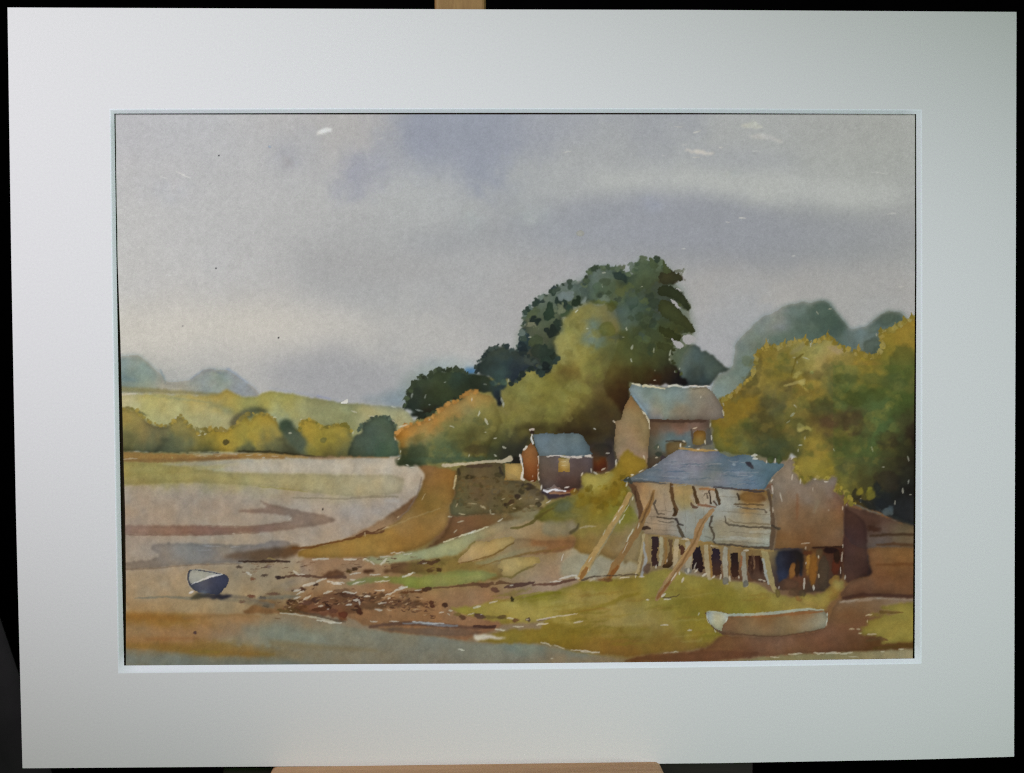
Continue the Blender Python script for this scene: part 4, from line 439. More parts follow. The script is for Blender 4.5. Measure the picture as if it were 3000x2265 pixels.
line('1270,1722 1320,1720 1380,1712 1430,1712 1470,1706 1510,1712', [5, 5, 9, 10, 10, 4], '62462f', .85, 2.5, dry=.08); line('1480,1722 1510,1715 1540,1712 1565,1706', [6, 14, 10, 5], '553c34', .9, 2.5); line('1560,1714 1620,1712 1660,1704 1690,1696', [5, 9, 9, 6], '614436', .9, 2.5); dabs('1450,1728,12,7,20,67493a 1418,1716,16,6,0,664835 1252,1726,14,6,-15,4f3828')
wash('1396,1878 1384,1866 1392,1860 1430,1856 1445,1864 1480,1868 1490,1872 1410,1872', 'c0bca8', soft=2, wob=3, edge=0, a=.95)
flecks('1446,1764,26,9,-18 1398,1779,22,11,-14 1380,1799,20,5,-12 1494,1812,20,8,4 1466,1845,30,8,5 1518,1836,34,7,-4 1590,1828,36,9,-8 1600,1812,60,8,-9 1655,1803,80,6,-8 1695,1822,30,7,-14 1590,1884,16,8,20 1545,1815,10,5,-20 1320,1789,10,6,0 1315,1800,9,4,30 1410,1802,6,4,0 1499,1715,9,7,0 1690,1691,14,9,10 1946,1831,24,6,-4 2020,1846,12,7,0 2047,1800,6,9,0 1730,1910,60,7,3 1700,1906,60,6,2 1965,1912,50,6,-4 2105,1905,44,5,0 2146,1874,12,8,20 2162,1895,4,9,-10 2124,1930,7,8,0 2190,1927,9,9,-30 1640,1896,40,4,20 1605,1888,26,5,25', 'b9b49c', .92, 2)

# --- mud, bank and right-hand dark ground
wash('1822,1934 1860,1926 1930,1922 2010,1914 2080,1894 2115,1858 2150,1862 2300,1866 2420,1845 2430,1800 2440,1780 2452,1760 2475,1748 2560,1742 2720,1752 2720,1920 2560,1910 2420,1912 2300,1920 2200,1926 2080,1940 1960,1945 1860,1945',
 '1880,1926,7a5530 1980,1922,784c32 2080,1905,7f5432 2150,1890,7a5534 2200,1910,704a34 2290,1880,7f5c46 2200,1880,7a5840 2400,1860,7c5844 2480,1850,785238 2440,1800,74563a 2500,1790,714e30 2560,1775,74583c 2620,1765,8a7058 2480,1770,80664e 2340,1905,735034 2440,1895,6a4630 2530,1895,624024 2600,1900,5d3f20 2550,1840,704c32', soft=2.5, wob=4, edge=.10, name='painted_mud_bank', bleed=16, ax=1.8)
line('2462,1764 2520,1758 2575,1750 2640,1752 2720,1755', [8, 10, 14, 12], '8f7a66', .8, 4); flecks('2490,1760,60,7,-6 2575,1752,14,6,0', '9f9080', .7)
wash('2720,1764 2640,1766 2600,1772 2582,1780 2590,1790 2640,1796 2600,1800 2566,1798 2540,1802 2558,1806 2590,1802 2560,1816 2538,1820 2545,1830 2524,1838 2528,1850 2518,1856 2545,1862 2570,1866 2596,1874 2580,1884 2720,1880', '2660,1780,8c8038 2620,1820,90843c 2570,1835,8a7b34 2660,1860,8c823a 2600,1850,948a40', soft=2, wob=4, edge=.10, name=GR, rough=1.5)
line('2580,1792 2620,1795 2645,1796', [9, 8, 3], '6c5428', .85, 2.5); line('2540,1876 2580,1870 2600,1876', [8, 10, 3], '62482a', .8, 3); line('2560,1900 2620,1894 2720,1887', [8, 10, 12], '5c431f', .85, 3)
flecks('2496,1843,12,9,0 2515,1843,10,9,0 2521,1856,10,6,0 2555,1859,26,8,0 2546,1802,22,7,-14 2540,1820,5,6,0', 'b9a884', .85)
wash('1860,1948 1960,1940 2080,1944 2230,1926 2330,1916 2480,1912 2580,1906 2720,1897 2720,1990 1860,1990', '1900,1950,857250 2200,1940,8a7c54 2350,1925,8a8058 2500,1928,8f8058 2640,1918,968866', soft=3, wob=3, edge=.05, name='painted_water', gran=.02)
wash('1830,1938 1900,1934 2000,1938 2100,1934 2200,1924 2240,1910 2100,1905 1960,1912 1870,1922', '1900,1930,734a2a 2050,1925,704830 2180,1915,6d4630', soft=3, wob=3, edge=.08, a=.8)
flecks('2330,1916,44,7,-2 2400,1914,34,9,2 2440,1914,44,9,-2 2480,1914,40,8,-4 2270,1925,30,5,0 2585,1909,10,6,0 2640,1903,14,8,0 2500,1925,30,4,0', 'bdb49a', .85)
# dark brown trunk shape and warm bank behind
wash('2465,1475 2490,1485 2550,1500 2600,1516 2650,1536 2720,1548 2720,1610 2620,1606 2540,1612 2500,1600 2470,1560', '2490,1490,6a4a3a 2540,1515,54382a 2600,1530,6a4a38 2640,1555,70603f 2670,1570,755c40 2560,1560,5c4436 2600,1585,66564a 2560,1545,4a3022', soft=2.5, wob=3, edge=.10, name='painted_bank', bleed=14)
line('2550,1570 2600,1566 2650,1566 2720,1568', [5, 8, 6], '46301e', .8, 4); line('2570,1596 2620,1594 2720,1602', [6, 9, 9], '57381f', .7, 4)
wash('2536,1612 2560,1602 2620,1604 2720,1606 2720,1752 2620,1750 2560,1746 2500,1750 2470,1760 2460,1740 2485,1712 2510,1696 2548,1688', '2600,1620,92683a 2660,1640,8a6034 2570,1650,805230 2640,1670,744c28 2600,1700,885a38 2540,1710,80583c 2500,1720,7a5438 2650,1720,7a5030 2520,1742,54382c 2600,1745,583a26', soft=2.5, wob=3, edge=.10, name='painted_bank', bleed=14)
line('2570,1655 2620,1654 2720,1652', [5, 10, 8], '6a4020', .6, 5); line('2470,1752 2520,1744 2580,1744 2720,1750', [8, 12, 10, 10], '4f3226', .8, 4)
wash('2470,1485 2490,1494 2530,1520 2540,1560 2540,1600 2545,1640 2556,1678 2545,1690 2505,1696 2480,1714 2474,1690 2466,1650 2470,1590', '2490,1520,54382c 2500,1560,49302a 2490,1600,4a3430 2520,1620,503c34 2510,1660,46322c 2535,1680,3c2822 2485,1690,5a4034', soft=2.5, wob=3, edge=.10, bleed=10)
dabs('2560,1550,20,8,10,46291c', 4, 4, a=.7)

# --- boathouse
BO = 'painted_boathouse'
wash('2262,1405 2276,1388 2292,1374 2306,1356 2318,1340 2324,1352 2322,1380 2336,1392 2346,1408 2352,1422 2366,1412 2384,1402 2410,1408 2425,1408 2440,1394 2452,1400 2450,1420 2440,1440 2456,1448 2470,1474 2472,1500 2468,1560 2468,1606 2400,1606 2340,1612 2268,1612 2276,1560 2280,1540 2262,1450',
 '2305,1385,8e8272 2320,1420,8a7d6e 2290,1470,857868 2300,1520,857258 2350,1440,86796e 2400,1420,857a6c 2435,1410,8a7f74 2400,1470,80725f 2340,1490,7c6046 2450,1470,856250 2440,1520,80623f 2380,1520,7a6044 2340,1550,7a5c40 2300,1580,80603c 2400,1580,765638 2450,1580,7a604a 2360,1600,6c4f34', soft=2, wob=2.5, edge=.10, name=BO, bleed=16)
line('2336,1450 2337,1480 2334,1520', [5, 9, 6], '7c5438', .5, 5); line('2395,1470 2385,1500', [12, 8], '857c68', .5, 6); line('2380,1605 2420,1604 2468,1604', [5, 8, 9], '35231b', .9, 2); line('2268,1612 2310,1608 2350,1610', [8, 6, 5], '3c3640', .8, 3)
# under the floor
UB = 'painted_pilings'
wash('1878,1555 1960,1572 2050,1582 2150,1596 2265,1610 2470,1606 2470,1690 2440,1712 2420,1732 2370,1735 2340,1745 2320,1728 2290,1730 2275,1725 2240,1704 2170,1702 2100,1692 2010,1672 1950,1664 1905,1676 1876,1690 1870,1650', '1900,1600,8a7a52 1960,1600,7f6840 2000,1600,93824f 2060,1600,8a7040 2130,1615,8a7a58 2200,1620,80663a 2250,1625,947e4c 2300,1650,2e2c38 2330,1690,6a4028 2380,1650,7d5526 2410,1660,55463a 2450,1640,4a2c20 2320,1720,5a4230 2420,1710,4c3c30 2000,1650,8a8070 1920,1650,7f6a4c 2100,1660,6d5440 2200,1680,5c4030', soft=2, wob=2, edge=.08, name=UB, bleed=10)
for _g, _c in (('1910,1570 1928,1572 1931,1600 1925,1628 1933,1655 1924,1660 1910,1658 1909,1625', '1918,1590,382c30 1920,1650,46302a'), ('1958,1582 1970,1580 1970,1640 1974,1652 1958,1664 1940,1660 1950,1640 1960,1620', '1964,1620,6a543a 1960,1655,3d2c1a'),
               ('1990,1594 2006,1600 2004,1625 1992,1626', '553a2c'), ('2030,1604 2050,1600 2058,1630 2064,1668 2054,1680 2042,1672 2034,1664 2024,1668 2030,1640', '2040,1620,2c2630 2050,1660,33221e'),
               ('2084,1606 2108,1608 2114,1650 2112,1680 2094,1690 2086,1672 2086,1640', '2098,1625,2a2430 2100,1675,52382a'), ('2140,1622 2160,1620 2166,1650 2163,1685 2150,1696 2142,1680', '2152,1640,2a2122 2152,1685,4a3024'),
               ('2194,1628 2226,1628 2236,1650 2244,1700 2236,1706 2200,1696 2190,1660', '2210,1645,3f271e 2220,1690,5f4a3c')):
    wash(_g, _c, soft=1.6, wob=3.5, ws=9, edge=.05, bleed=8, sm=0)
dabs('2206,1650,6,22,0,8a6a4c 2204,1655,4,24,0,33201a 2228,1655,5,22,-4,33201a', 2.5, 2, a=.8)
wash('2272,1618 2300,1612 2350,1612 2356,1650 2348,1700 2332,1660 2330,1650 2310,1680 2296,1720 2286,1726 2278,1690', '2285,1640,34363f 2310,1640,241f26 2345,1650,2c241e 2290,1700,33384a', soft=2, wob=2, edge=.08, bleed=8)
dabs('2322,1672,10,24,14,93622e 2336,1665,7,24,0,38281c 2368,1650,6,34,2,9a7032 2382,1670,12,46,3,865a26 2412,1680,16,54,2,4d4032 2448,1660,12,26,0,5a2e1e 2452,1630,9,20,0,30221a 2432,1612,20,8,0,281a16 2365,1620,14,7,0,5a3520 2310,1712,30,16,0,5f4432 2400,1620,10,14,0,5a4830 2445,1700,18,14,-30,8a6a34', 2.2, 3, a=.9)
for _s, _w, _c in (('1894,1568 1896,1610 1888,1660', [9, 12, 8], '8f7a54'), ('1936,1574 1938,1610 1934,1655', [10, 13, 8], '9a9478'), ('1950,1578 1952,1615 1948,1650', [8, 8, 5], '86683c'), ('1982,1582 1980,1620 1976,1668', [13, 15, 10], 'a39474'),
                   ('2016,1592 2018,1640 2012,1676', [14, 17, 12], '97917c'), ('2068,1600 2072,1650 2078,1694', [12, 16, 12], '9c9070'), ('2078,1610 2082,1650 2086,1690', [5, 7, 6], '8a6a3a'), ('2124,1608 2124,1660 2128,1706', [14, 15, 14], '94907e'),
                   ('2134,1612 2138,1650 2136,1690', [5, 6, 4], '886a3c'), ('2178,1622 2180,1670 2184,1714', [14, 15, 13], '8c8878'), ('2172,1630 2170,1662', [6, 5], '8c5c3a'), ('2240,1615 2248,1660 2262,1710 2280,1744', [20, 20, 16, 8], '9a8a5c'), ('2236,1640 2244,1680 2252,1712', [7, 9, 6], '9a9c92')):
    line(_s, _w, _c, .95, 1.8, 2.5, name=UB)
line('1884,1563 1960,1572 2050,1584 2150,1600 2262,1612', [7, 8, 9, 9, 10], '8f7648', .8, 2, dry=.1); dabs('2126,1702,9,10,0,6e6c62 2184,1710,9,10,0,62625a 2278,1738,8,12,-20,6b5c30 2016,1672,10,8,0,77746a', 2, 2.5, a=.9)
flecks('2000,1700,12,14,20 1922,1660,7,9,0 1955,1642,4,12,8 2017,1672,9,14,10 2040,1672,10,9,-50 2064,1684,14,10,-30 2090,1690,10,9,-30 2111,1690,8,14,10 2138,1695,7,16,-8 2164,1692,7,8,0 2228,1699,9,9,0 2238,1702,8,7,0 2186,1612,14,10,0 2036,1660,5,22,14 2356,1710,9,32,2 2384,1722,11,14,0 2467,1632,5,30,3 2463,1672,4,22,3 2398,1632,6,8,0 2399,1688,6,12,4 2360,1605,5,7,0 2361,1650,4,6,0 2282,1722,5,8,20 2476,1692,6,12,10 2418,1745,5,16,25 2446,1730,9,6,-20 2093,1600,24,6,10 2470,1600,4,12,0', 'c2bcaa', .93, 1.2)
wash('2336,1748 2360,1738 2410,1740 2425,1722 2440,1706 2462,1700 2472,1716 2466,1735 2448,1755 2430,1772 2420,1790 2380,1784 2345,1775', '2360,1765,9c8842 2400,1760,94803e 2440,1725,8a6e34 2455,1720,a09050 2420,1780,947c3c', soft=2.5, wob=5, edge=.12, rough=1.5)
dabs('2330,1735,20,12,10,5a4430 2350,1738,10,9,0,4f4230 2340,1755,10,5,30,866030', 3, 4, a=.7)
# front wall
wash('1846,1412 1900,1410 2000,1420 2100,1428 2200,1434 2240,1436 2263,1450 2264,1520 2258,1603 2200,1600 2095,1592 2050,1585 2008,1576 1960,1568 1888,1564 1882,1545 1872,1510 1860,1460',
 '1870,1440,80664e 1890,1435,a98658 1930,1440,a08c6c 1900,1465,a5865c 1940,1480,9f9280 1990,1450,a08c5e 2000,1470,988a5a 1920,1520,9a8e7c 2000,1520,92958e 2040,1540,8d948f 2000,1555,8f938c 2060,1450,a09682 2080,1455,a89e8c 2140,1455,9ba2a0 2130,1490,969c98 2230,1452,8a6a3c 2190,1465,95733e 2250,1500,9ba4a2 2150,1520,958e78 2220,1520,948c74 2150,1560,918a76 2220,1570,96907a 2240,1590,9aa49c 2110,1570,918a70 1950,1550,9a8b78 1910,1550,a08a6c 2060,1580,8c9894', soft=1.8, wob=2, edge=.08, name=BO, bleed=10)
for _y in (1506, 1524, 1546, 1562, 1576): line(f'{1884+(_y-1506)*.2:.0f},{_y-14} 1930,{_y-10} 1984,{_y-6}', [2, 2.5, 1.5], '6e6454', .45, 1.6, 2.5, dry=.2)
for _y in (1456, 1486, 1500, 1528, 1558, 1572, 1586): line(f'2108,{_y-2} 2180,{_y+3} 2254,{_y+8}', [1.5, 3, 2], _rng.choice(['716a5a', '6a665c', 'a8aca4']), .5, 1.6, 2.5, dry=.18)
for _x in (1902, 1945, 2000, 2030, 2056): line(f'{_x},1430 {_x+5},1490 {_x+9},1560', [1.5, 2, 1.5], '74695a', .35, 1.6, 2.5, dry=.2)
line('2090,1580 2150,1578 2250,1582', [4, 8, 5], 'a3aaa6', .5, 5); line('2200,1560 2260,1556', 8, 'a2a9a4', .5, 5)
line('1846,1420 1856,1430 1868,1460 1876,1490 1878,1508 1874,1518', [14, 18, 14, 16, 14, 6], '5d4632', .95, 2); line('1863,1470 1860,1440', 4, '3c2c20', .6, 2)
line('1966,1420 1968,1445 1974,1475 1981,1494 1978,1506 1972,1510', [10, 10, 9, 12, 12, 5], '5c452c', .95, 1.8); line('1976,1492 1980,1500 1974,1510', [9, 9, 5], '3f3022', .8, 2)
line('2032,1428 2036,1450 2044,1472', [9, 10, 11], '4e3c26', .95, 1.8); line('2026,1475 2032,1486 2042,1486', [6, 9, 6], '5a4638', .9, 2); line('2046,1478 2070,1482 2095,1486', [7, 7, 5], '7d5a44', .85, 2)
line('2078,1436 2080,1462 2084,1474', [4, 5, 6], '3c3028', .9, 1.5); line('2097,1430 2102,1455 2108,1476', [7, 9, 8], '4c3e2c', .95, 1.8); line('2068,1446 2074,1460', [4, 5], '4a4038', .7, 1.6); line('2092,1470 2100,1480', 6, '45342a', .8, 1.8); line('2050,1432 2075,1432 2092,1436', 6, '93683f', .8, 2)
flecks('2064,1445,16,14,0 2090,1452,12,26,0', 'aaa292', .8, 1.5); line('2061,1452 2066,1444 2075,1446', 3, '5f5648', .7, 1.4)
wash('2166,1444 2200,1440 2240,1450 2246,1466 2225,1474 2180,1472 2163,1462', '2180,1460,8b6b3a 2225,1460,84603a', soft=2.5, wob=3, edge=.1); line('2160,1446 2166,1464', [4, 6], '3f3224', .85, 1.8); line('2150,1478 2190,1477 2235,1479', [3, 4, 6], '554530', .75, 2); line('2160,1486 2200,1490 2240,1494 2246,1502', [3, 4, 5, 6], '554d42', .75, 1.8)
line('2124,1512 2126,1530 2136,1538 2190,1543 2250,1546 2282,1550', [3, 4, 5, 6, 7, 9], '544e42', .85, 1.8); line('2134,1520 2150,1530 2200,1534 2255,1536', [3, 4, 4, 3], '74684f', .6, 2)
line('1921,1466 1916,1478 1922,1498 1928,1506 1945,1507', [5, 6, 4, 4, 3], '4f463c', .8, 1.8); line('1925,1516 1950,1519 1978,1520', [3, 4, 4], '3f382f', .85, 1.6); line('1928,1526 1950,1530 1974,1530', [3, 3], '5b5448', .7, 1.6); line('1980,1520 1988,1534 2000,1540', [8, 9, 4], '3d3634', .9, 1.8); line('1986,1540 1992,1556 2004,1576', [5, 10, 8], '4f4638', .92, 1.8)
line('2086,1514 2084,1526 2078,1540 2086,1548', [7, 5, 4, 5], '473e34', .8, 1.8, dry=.12); line('2082,1548 2092,1566 2090,1585 2096,1594', [4, 8, 4, 7], '4d463a', .8, 1.8, dry=.1); line('2065,1570 2082,1576', 3, '66685f', .6, 2)
line('2096,1594 2150,1598 2200,1603 2256,1606', [6, 5, 5, 8], '4a4238', .9, 2); line('1882,1548 1895,1545 1904,1548', [10, 9, 5], '3c2e26', .9, 2); line('1886,1562 1940,1570 2000,1578', [3, 4, 2], '86735a', .6, 2)
flecks('2010,1580,20,7,20 2002,1580,16,5,10', 'c4bca8', .85); line('2052,1594 2080,1590 2110,1604', [6, 10, 6], '8c713c', .6, 3)
line('2250,1438 2258,1470 2264,1520 2264,1560 2260,1606', [10, 8, 10, 14, 12], '5c4c3c', .92, 2); line('2240,1428 2258,1424 2262,1440', [6, 14, 6], '6d5240', .85, 2); flecks('2263,1434,7,26,-6 2264,1494,5,18,-8 2262,1408,9,6,-50 2288,1456,5,30,-12 2381,1434,3,10,0 2420,1412,12,6,0 2321,1398,6,18,12 2345,1410,6,16,5 2388,1404,8,5,0 2320,1342,8,9,30 2428,1495,4,5,0 2469,1488,5,12,0 2360,1592,26,4,-6', 'c2bcae', .9, 1)
line('2262,1540 2272,1546 2280,1550', 6, '443c32', .85, 1.8)
# roof
wash('1822,1406 1838,1402 1850,1398 1880,1384 1912,1366 1940,1348 1962,1332 1980,1320 1996,1318 2020,1323 2060,1324 2104,1322 2112,1330 2136,1338 2160,1334 2180,1332 2205,1334 2216,1344 2238,1354 2262,1356 2290,1356 2298,1362 2284,1378 2266,1392 2252,1410 2240,1430 2222,1434 2180,1434 2140,1430 2100,1428 2040,1421 1990,1416 1940,1412 1900,1410 1850,1412 1832,1412',
 '1990,1340,868791 2050,1340,89858e 2030,1360,83828c 2085,1345,7f808c 2120,1350,5d7182 2150,1350,586c7c 2080,1368,61717f 2110,1375,5a6d7a 2200,1350,647c88 1940,1370,767b86 1900,1390,6d7a86 1860,1404,66737c 1960,1390,7b7f8a 2020,1395,808890 2080,1400,7a8488 2150,1385,7e8890 2200,1375,647884 2250,1372,5f7a86 2160,1410,72828e 2220,1405,5f7684 2255,1395,4e6876 2190,1428,73859a 2100,1420,767e8c 2000,1410,78808a', soft=1.8, wob=2.5, edge=.06, name=BO, bleed=12)
for _s in ('1900,1378 1940,1376', '1950,1384 1990,1381 2020,1386', '2120,1392 2150,1394 2175,1398', '2110,1378 2150,1380 2170,1376', '2190,1390 2230,1394', '2080,1376 2110,1380', '2180,1408 2220,1404', '1880,1396 1920,1397', '2040,1404 2080,1400', '2140,1420 2190,1416 2220,1418', '2200,1380 2240,1376', '2060,1362 2090,1362', '1990,1372 2020,1366', '1930,1398 1990,1402', '2100,1366 2160,1368', '2210,1420 2240,1412'):
    line(_s, [2, 5, 2], '54697a', .6, 2.5, 3, dry=.12)
for _s in ('2120,1384 2170,1384 2220,1386', '2150,1404 2200,1398', '2000,1392 2060,1396', '1960,1350 2010,1346', '2060,1412 2110,1408'): line(_s, [2, 5, 2], '8f959d', .5, 2.5, 3, dry=.1)
for _k in range(34):
    _y = _rng.uniform(1345, 1426); _x = _rng.uniform(1850+(1410-_y)*1.4 if _y < 1410 else 1900, 2200); line(f'{_x:.0f},{_y:.0f} {_x+_rng.uniform(12,26):.0f},{_y+_rng.uniform(-2,2):.0f} {_x+_rng.uniform(30,50):.0f},{_y+_rng.uniform(-3,3):.0f}', [1.5, _rng.uniform(2, 4), 1.5], _rng.choice(['8f959a', '596a76', '9a9a9c', '62727e', '7d7f88']), .6, 1.6, 2.5, dry=.1)
dabs('2150,1360,7,5,0,84939d 2194,1360,12,6,30,3c3a42 2202,1368,8,4,40,45454c', 2, 2); line('1828,1406 1842,1404 1850,1414', [6, 14, 8], '3b423e', .9, 2.5)
line('1850,1411 1900,1411 1950,1418', [5, 6, 4], '4a4a4a', .7, 2); line('2090,1426 2140,1432 2200,1438 2236,1440', [3, 6, 7, 6], '433c40', .8, 2); line('2258,1400 2246,1420 2238,1432', 5, '46606e', .7, 2)
line('1990,1313 2020,1317 2060,1319 2102,1321', [5, 8, 7, 4], 'a58650', .9, 2); flecks('2210,1334,16,12,-10 2098,1318,9,6,20 2045,1316,7,6,0 1994,1306,6,10,-10 1840,1400,4,4,0 2246,1352,5,12,10 2271,1350,5,14,5 2213,1344,14,10,0 1920,1364,14,4,-30 1878,1380,14,5,-30 1853,1393,9,5,-30 1836,1420,8,10,20 1852,1390,6,6,0', 'ccc9bd', .92, 1.2)
dabs('2258,1346,10,12,0,47512f 2282,1345,9,14,0,47512f', 2, 2.5)
# raking shores
PO = 'painted_prop'
for _p, _w, _c, _hl in (('1845,1448 1828,1480 1790,1545 1745,1620 1712,1672 1700,1694', [13, 15, 17, 20, 23, 16], 'a88a55', None), ('1916,1438 1908,1465 1893,1500 1880,1530 1868,1556 1846,1590 1820,1630 1800,1662 1784,1694', [8, 13, 18, 20, 19, 17, 19, 24, 16], '8a6a40', None),
                    ('1886,1566 1882,1600 1876,1640 1868,1675 1864,1684', [7, 8, 8, 8, 4], 'a0916a', None), ('2088,1494 2072,1512 2056,1530 2046,1555 2040,1580 2022,1612 1996,1648 1968,1690 1940,1730 1924,1756', [10, 14, 20, 22, 20, 20, 20, 21, 20, 13], '957650', None)):
    line(_p, _w, _c, .97, 1.8, 2, name=PO)
line('1720,1665 1708,1682 1700,1694', [10, 14, 10], '8a5a2a', .8, 2.5); line('1810,1660 1795,1678 1786,1694', [9, 12, 9], '7d5026', .8, 2.5); line('1913,1445 1900,1485 1880,1530', [3, 6, 6], '5d452c', .7, 2.5)
line('1852,1462 1800,1545 1755,1620 1728,1665', [2, 4, 5, 4], '8a8060', .7, 2); line('2070,1516 2048,1550 2038,1580 1998,1650 1950,1720', [3, 5, 5, 5, 4], '6f522e', .6, 2.5); line('2020,1602 1985,1652 1940,1722', [2, 4, 2], 'a8915f', .6, 2); line('1960,1705 1940,1735 1926,1752', [6, 9, 6], '84542c', .7, 2.5)
flecks('1818,1490,5,24,32 1800,1520,4,20,30 1770,1560,3,20,30 1728,1640,4,18,32 1822,1520,4,34,32 1835,1490,3,30,34 1815,1530,7,9,0 1853,1460,6,12,10 1846,1568,6,46,28 1832,1605,3,40,28 1870,1540,5,16,14 1974,1690,5,30,32 1990,1680,8,9,0 1944,1744,14,12,-30 1955,1756,20,6,-5 1897,1757,10,6,0 1862,1686,8,12,0 1880,1690,16,6,0 1830,1692,30,6,-4 1692,1694,14,12,10 1722,1672,3,12,20', 'c4bfae', .9, 1.4)
line('1942,1752 1965,1749 1990,1743', [3, 4, 2], '54462e', .8, 2); line('1705,1700 1740,1690 1780,1686 1870,1684', [7, 5, 4, 4], '4d4032', .75, 2, dry=.1); line('1886,1590 1892,1640 1880,1686', [4, 9, 8], '8f98a0', .75, 2.5); dabs('1896,1664,10,16,20,5e4a3c 1762,1696,16,6,0,7d5630 1782,1700,10,5,0,66492a', 3, 3, a=.85); line('1765,1690 1730,1700', 6, 'b0a890', .5, 3)

# --- boats
RB = 'painted_rowing_boat'
wash('2066,1794 2084,1790 2110,1792 2140,1800 2200,1800 2300,1788 2380,1783 2412,1788 2426,1800 2424,1822 2414,1842 2370,1852 2300,1862 2240,1866 2180,1860 2135,1854 2118,1858 2090,1842 2074,1820', '2150,1815,7d5838 2250,1806,845a34 2350,1796,8a5a30 2200,1835,836a4c 2300,1835,86704f 2370,1830,8a7c64 2412,1825,8c8876 2130,1845,6f5440 2260,1855,7c6248', soft=1.8, wob=2, edge=.12, name=RB, bleed=8)
wash('2068,1796 2084,1791 2110,1793 2134,1801 2131,1816 2120,1828 2114,1850 2092,1840 2076,1822', '2078,1806,a3aaa8 2105,1810,a9a283 2100,1830,a6a080 2120,1803,b4b6ac', soft=1.8, wob=1.5, edge=.10, name=RB, bleed=5)
line('2072,1792 2100,1794 2132,1801 2200,1801 2260,1797 2320,1789 2370,1785 2412,1788', [3, 5, 7, 9, 9, 8, 7, 3], 'a0a495', .85, 2, name=RB); line('2150,1808 2250,1806 2330,1798 2412,1792', [3, 7, 8, 4], '8a5934', .8, 3)
line('2120,1856 2180,1860 2250,1866 2310,1862 2370,1851 2416,1840', [8, 4, 4, 4, 3], '5d4230', .75, 2.5); flecks('2072,1812,4,30,-14 2128,1818,4,14,15 2422,1822,4,26,6 2424,1800,6,8,0 2095,1848,4,10,-30', 'c3c6bc', .85, 1)
DB = 'painted_dinghy'
line('395,1752 440,1751 490,1748 530,1752 560,1754', [3, 6, 5, 8, 10], '7a7460', .8, 3); line('670,1746 720,1752 770,1766 800,1772', [10, 9, 10, 6], '6f6656', .7, 4)
wash('553,1758 566,1744 580,1734 640,1738 655,1743 678,1740 679,1746 664,1755 645,1757 600,1752 575,1757', '570,1748,5a5440 600,1746,4a453e 620,1742,55504c 660,1748,37353c', soft=2, wob=2, edge=.1, name='painted_boat_shadow')
wash('549,1676 556,1668 580,1668 620,1674 650,1681 664,1684 672,1696 668,1712 654,1728 646,1740 632,1743 600,1738 574,1734 556,1718 548,1700', '565,1715,4a4c55 600,1712,5a5a64 620,1715,4a4a58 650,1700,434556 640,1730,3c3e4a 590,1728,4c4c56', soft=1.6, wob=1.5, edge=.08, name=DB, bleed=6)
wash('556,1673 580,1671 620,1678 648,1684 620,1692 590,1702 562,1712 553,1704 552,1688', '570,1685,a5a498 600,1684,9e9d8e 570,1700,a09c8e 630,1685,a6a59c', soft=1.8, wob=1.5, edge=.06, name=DB, bleed=4)
line('562,1711 585,1702 610,1692 632,1684 650,1683', [2, 3.5, 6, 6, 2.5], 'c2bdb6', .92, 1.6); line('558,1671 553,1682 551,1698 555,1712', [5, 4, 4, 5], '40434e', .92, 1.6); line('557,1669 585,1668 620,1674 652,1682', [2, 3, 3, 2], 'a5a498', .7, 2); line('548,1676 546,1698 552,1716 566,1730', [2, 3, 3, 2], 'b0aa98', .5, 1.8); flecks('561,1735,14,10,-20', 'd2cbc6', .9); glow('598,1735,14,7,6f7880', .6)

# paper tooth over everything; the landscape washes are a touch greyer than the pure pigments
for _n, _m in (('grass', (1.0, .985, 1.03)), ('sea_wall', (.95, .91, .84)), ('hill_tree', (.97, .94, .90)), ('far_tree', (1.02, .98, .93)), ('bank', (.93, .98, 1.04)), ('round_bush', (1.03, .97, .92)), ('dark_bush', (1.02, .97, .93)), ('dinghy', (1.0, 1.02, 1.04)), ('rowing_boat', (1.0, 1.03, 1.02)), ('great_tree', (.95, .94, .90)), ('boathouse', (.985, .965, .935)), ('mud_bank', (.98, 1.0, 1.0)), ('barn', (1.0, .98, .95)), ('cottage', (1.0, .98, .96))): IMG[IDS == ident('painted_'+_n)] *= np.array(_m, np.float32)
IMG[(IDS == ident('painted_water')) & (PX > 760)] *= np.array((.975, 1.0, 1.0), np.float32)
_m = (IDS != ident('painted_sky'))[..., None]; IMG = np.where(_m, np.clip((118+(IMG-118)*1.08-3)*.972, 14, 240), IMG)
_l = IMG.mean(2, keepdims=True); _k = np.where(IDS[..., None] == ident('painted_sky'), 1., np.where(np.isin(IDS, [ident('painted_'+q) for q in ('mudflat', 'shore', 'water', 'mud_bank', 'bank')])[..., None], .85, .88)); IMG = (_l+_k*(IMG-_l)).astype(np.float32)
IMG *= (1+.012*fld(5, 950)+.010*fld(11, 951)+.012*_rng.normal(0, 1, (GH, GW)))[..., None].astype(np.float32)

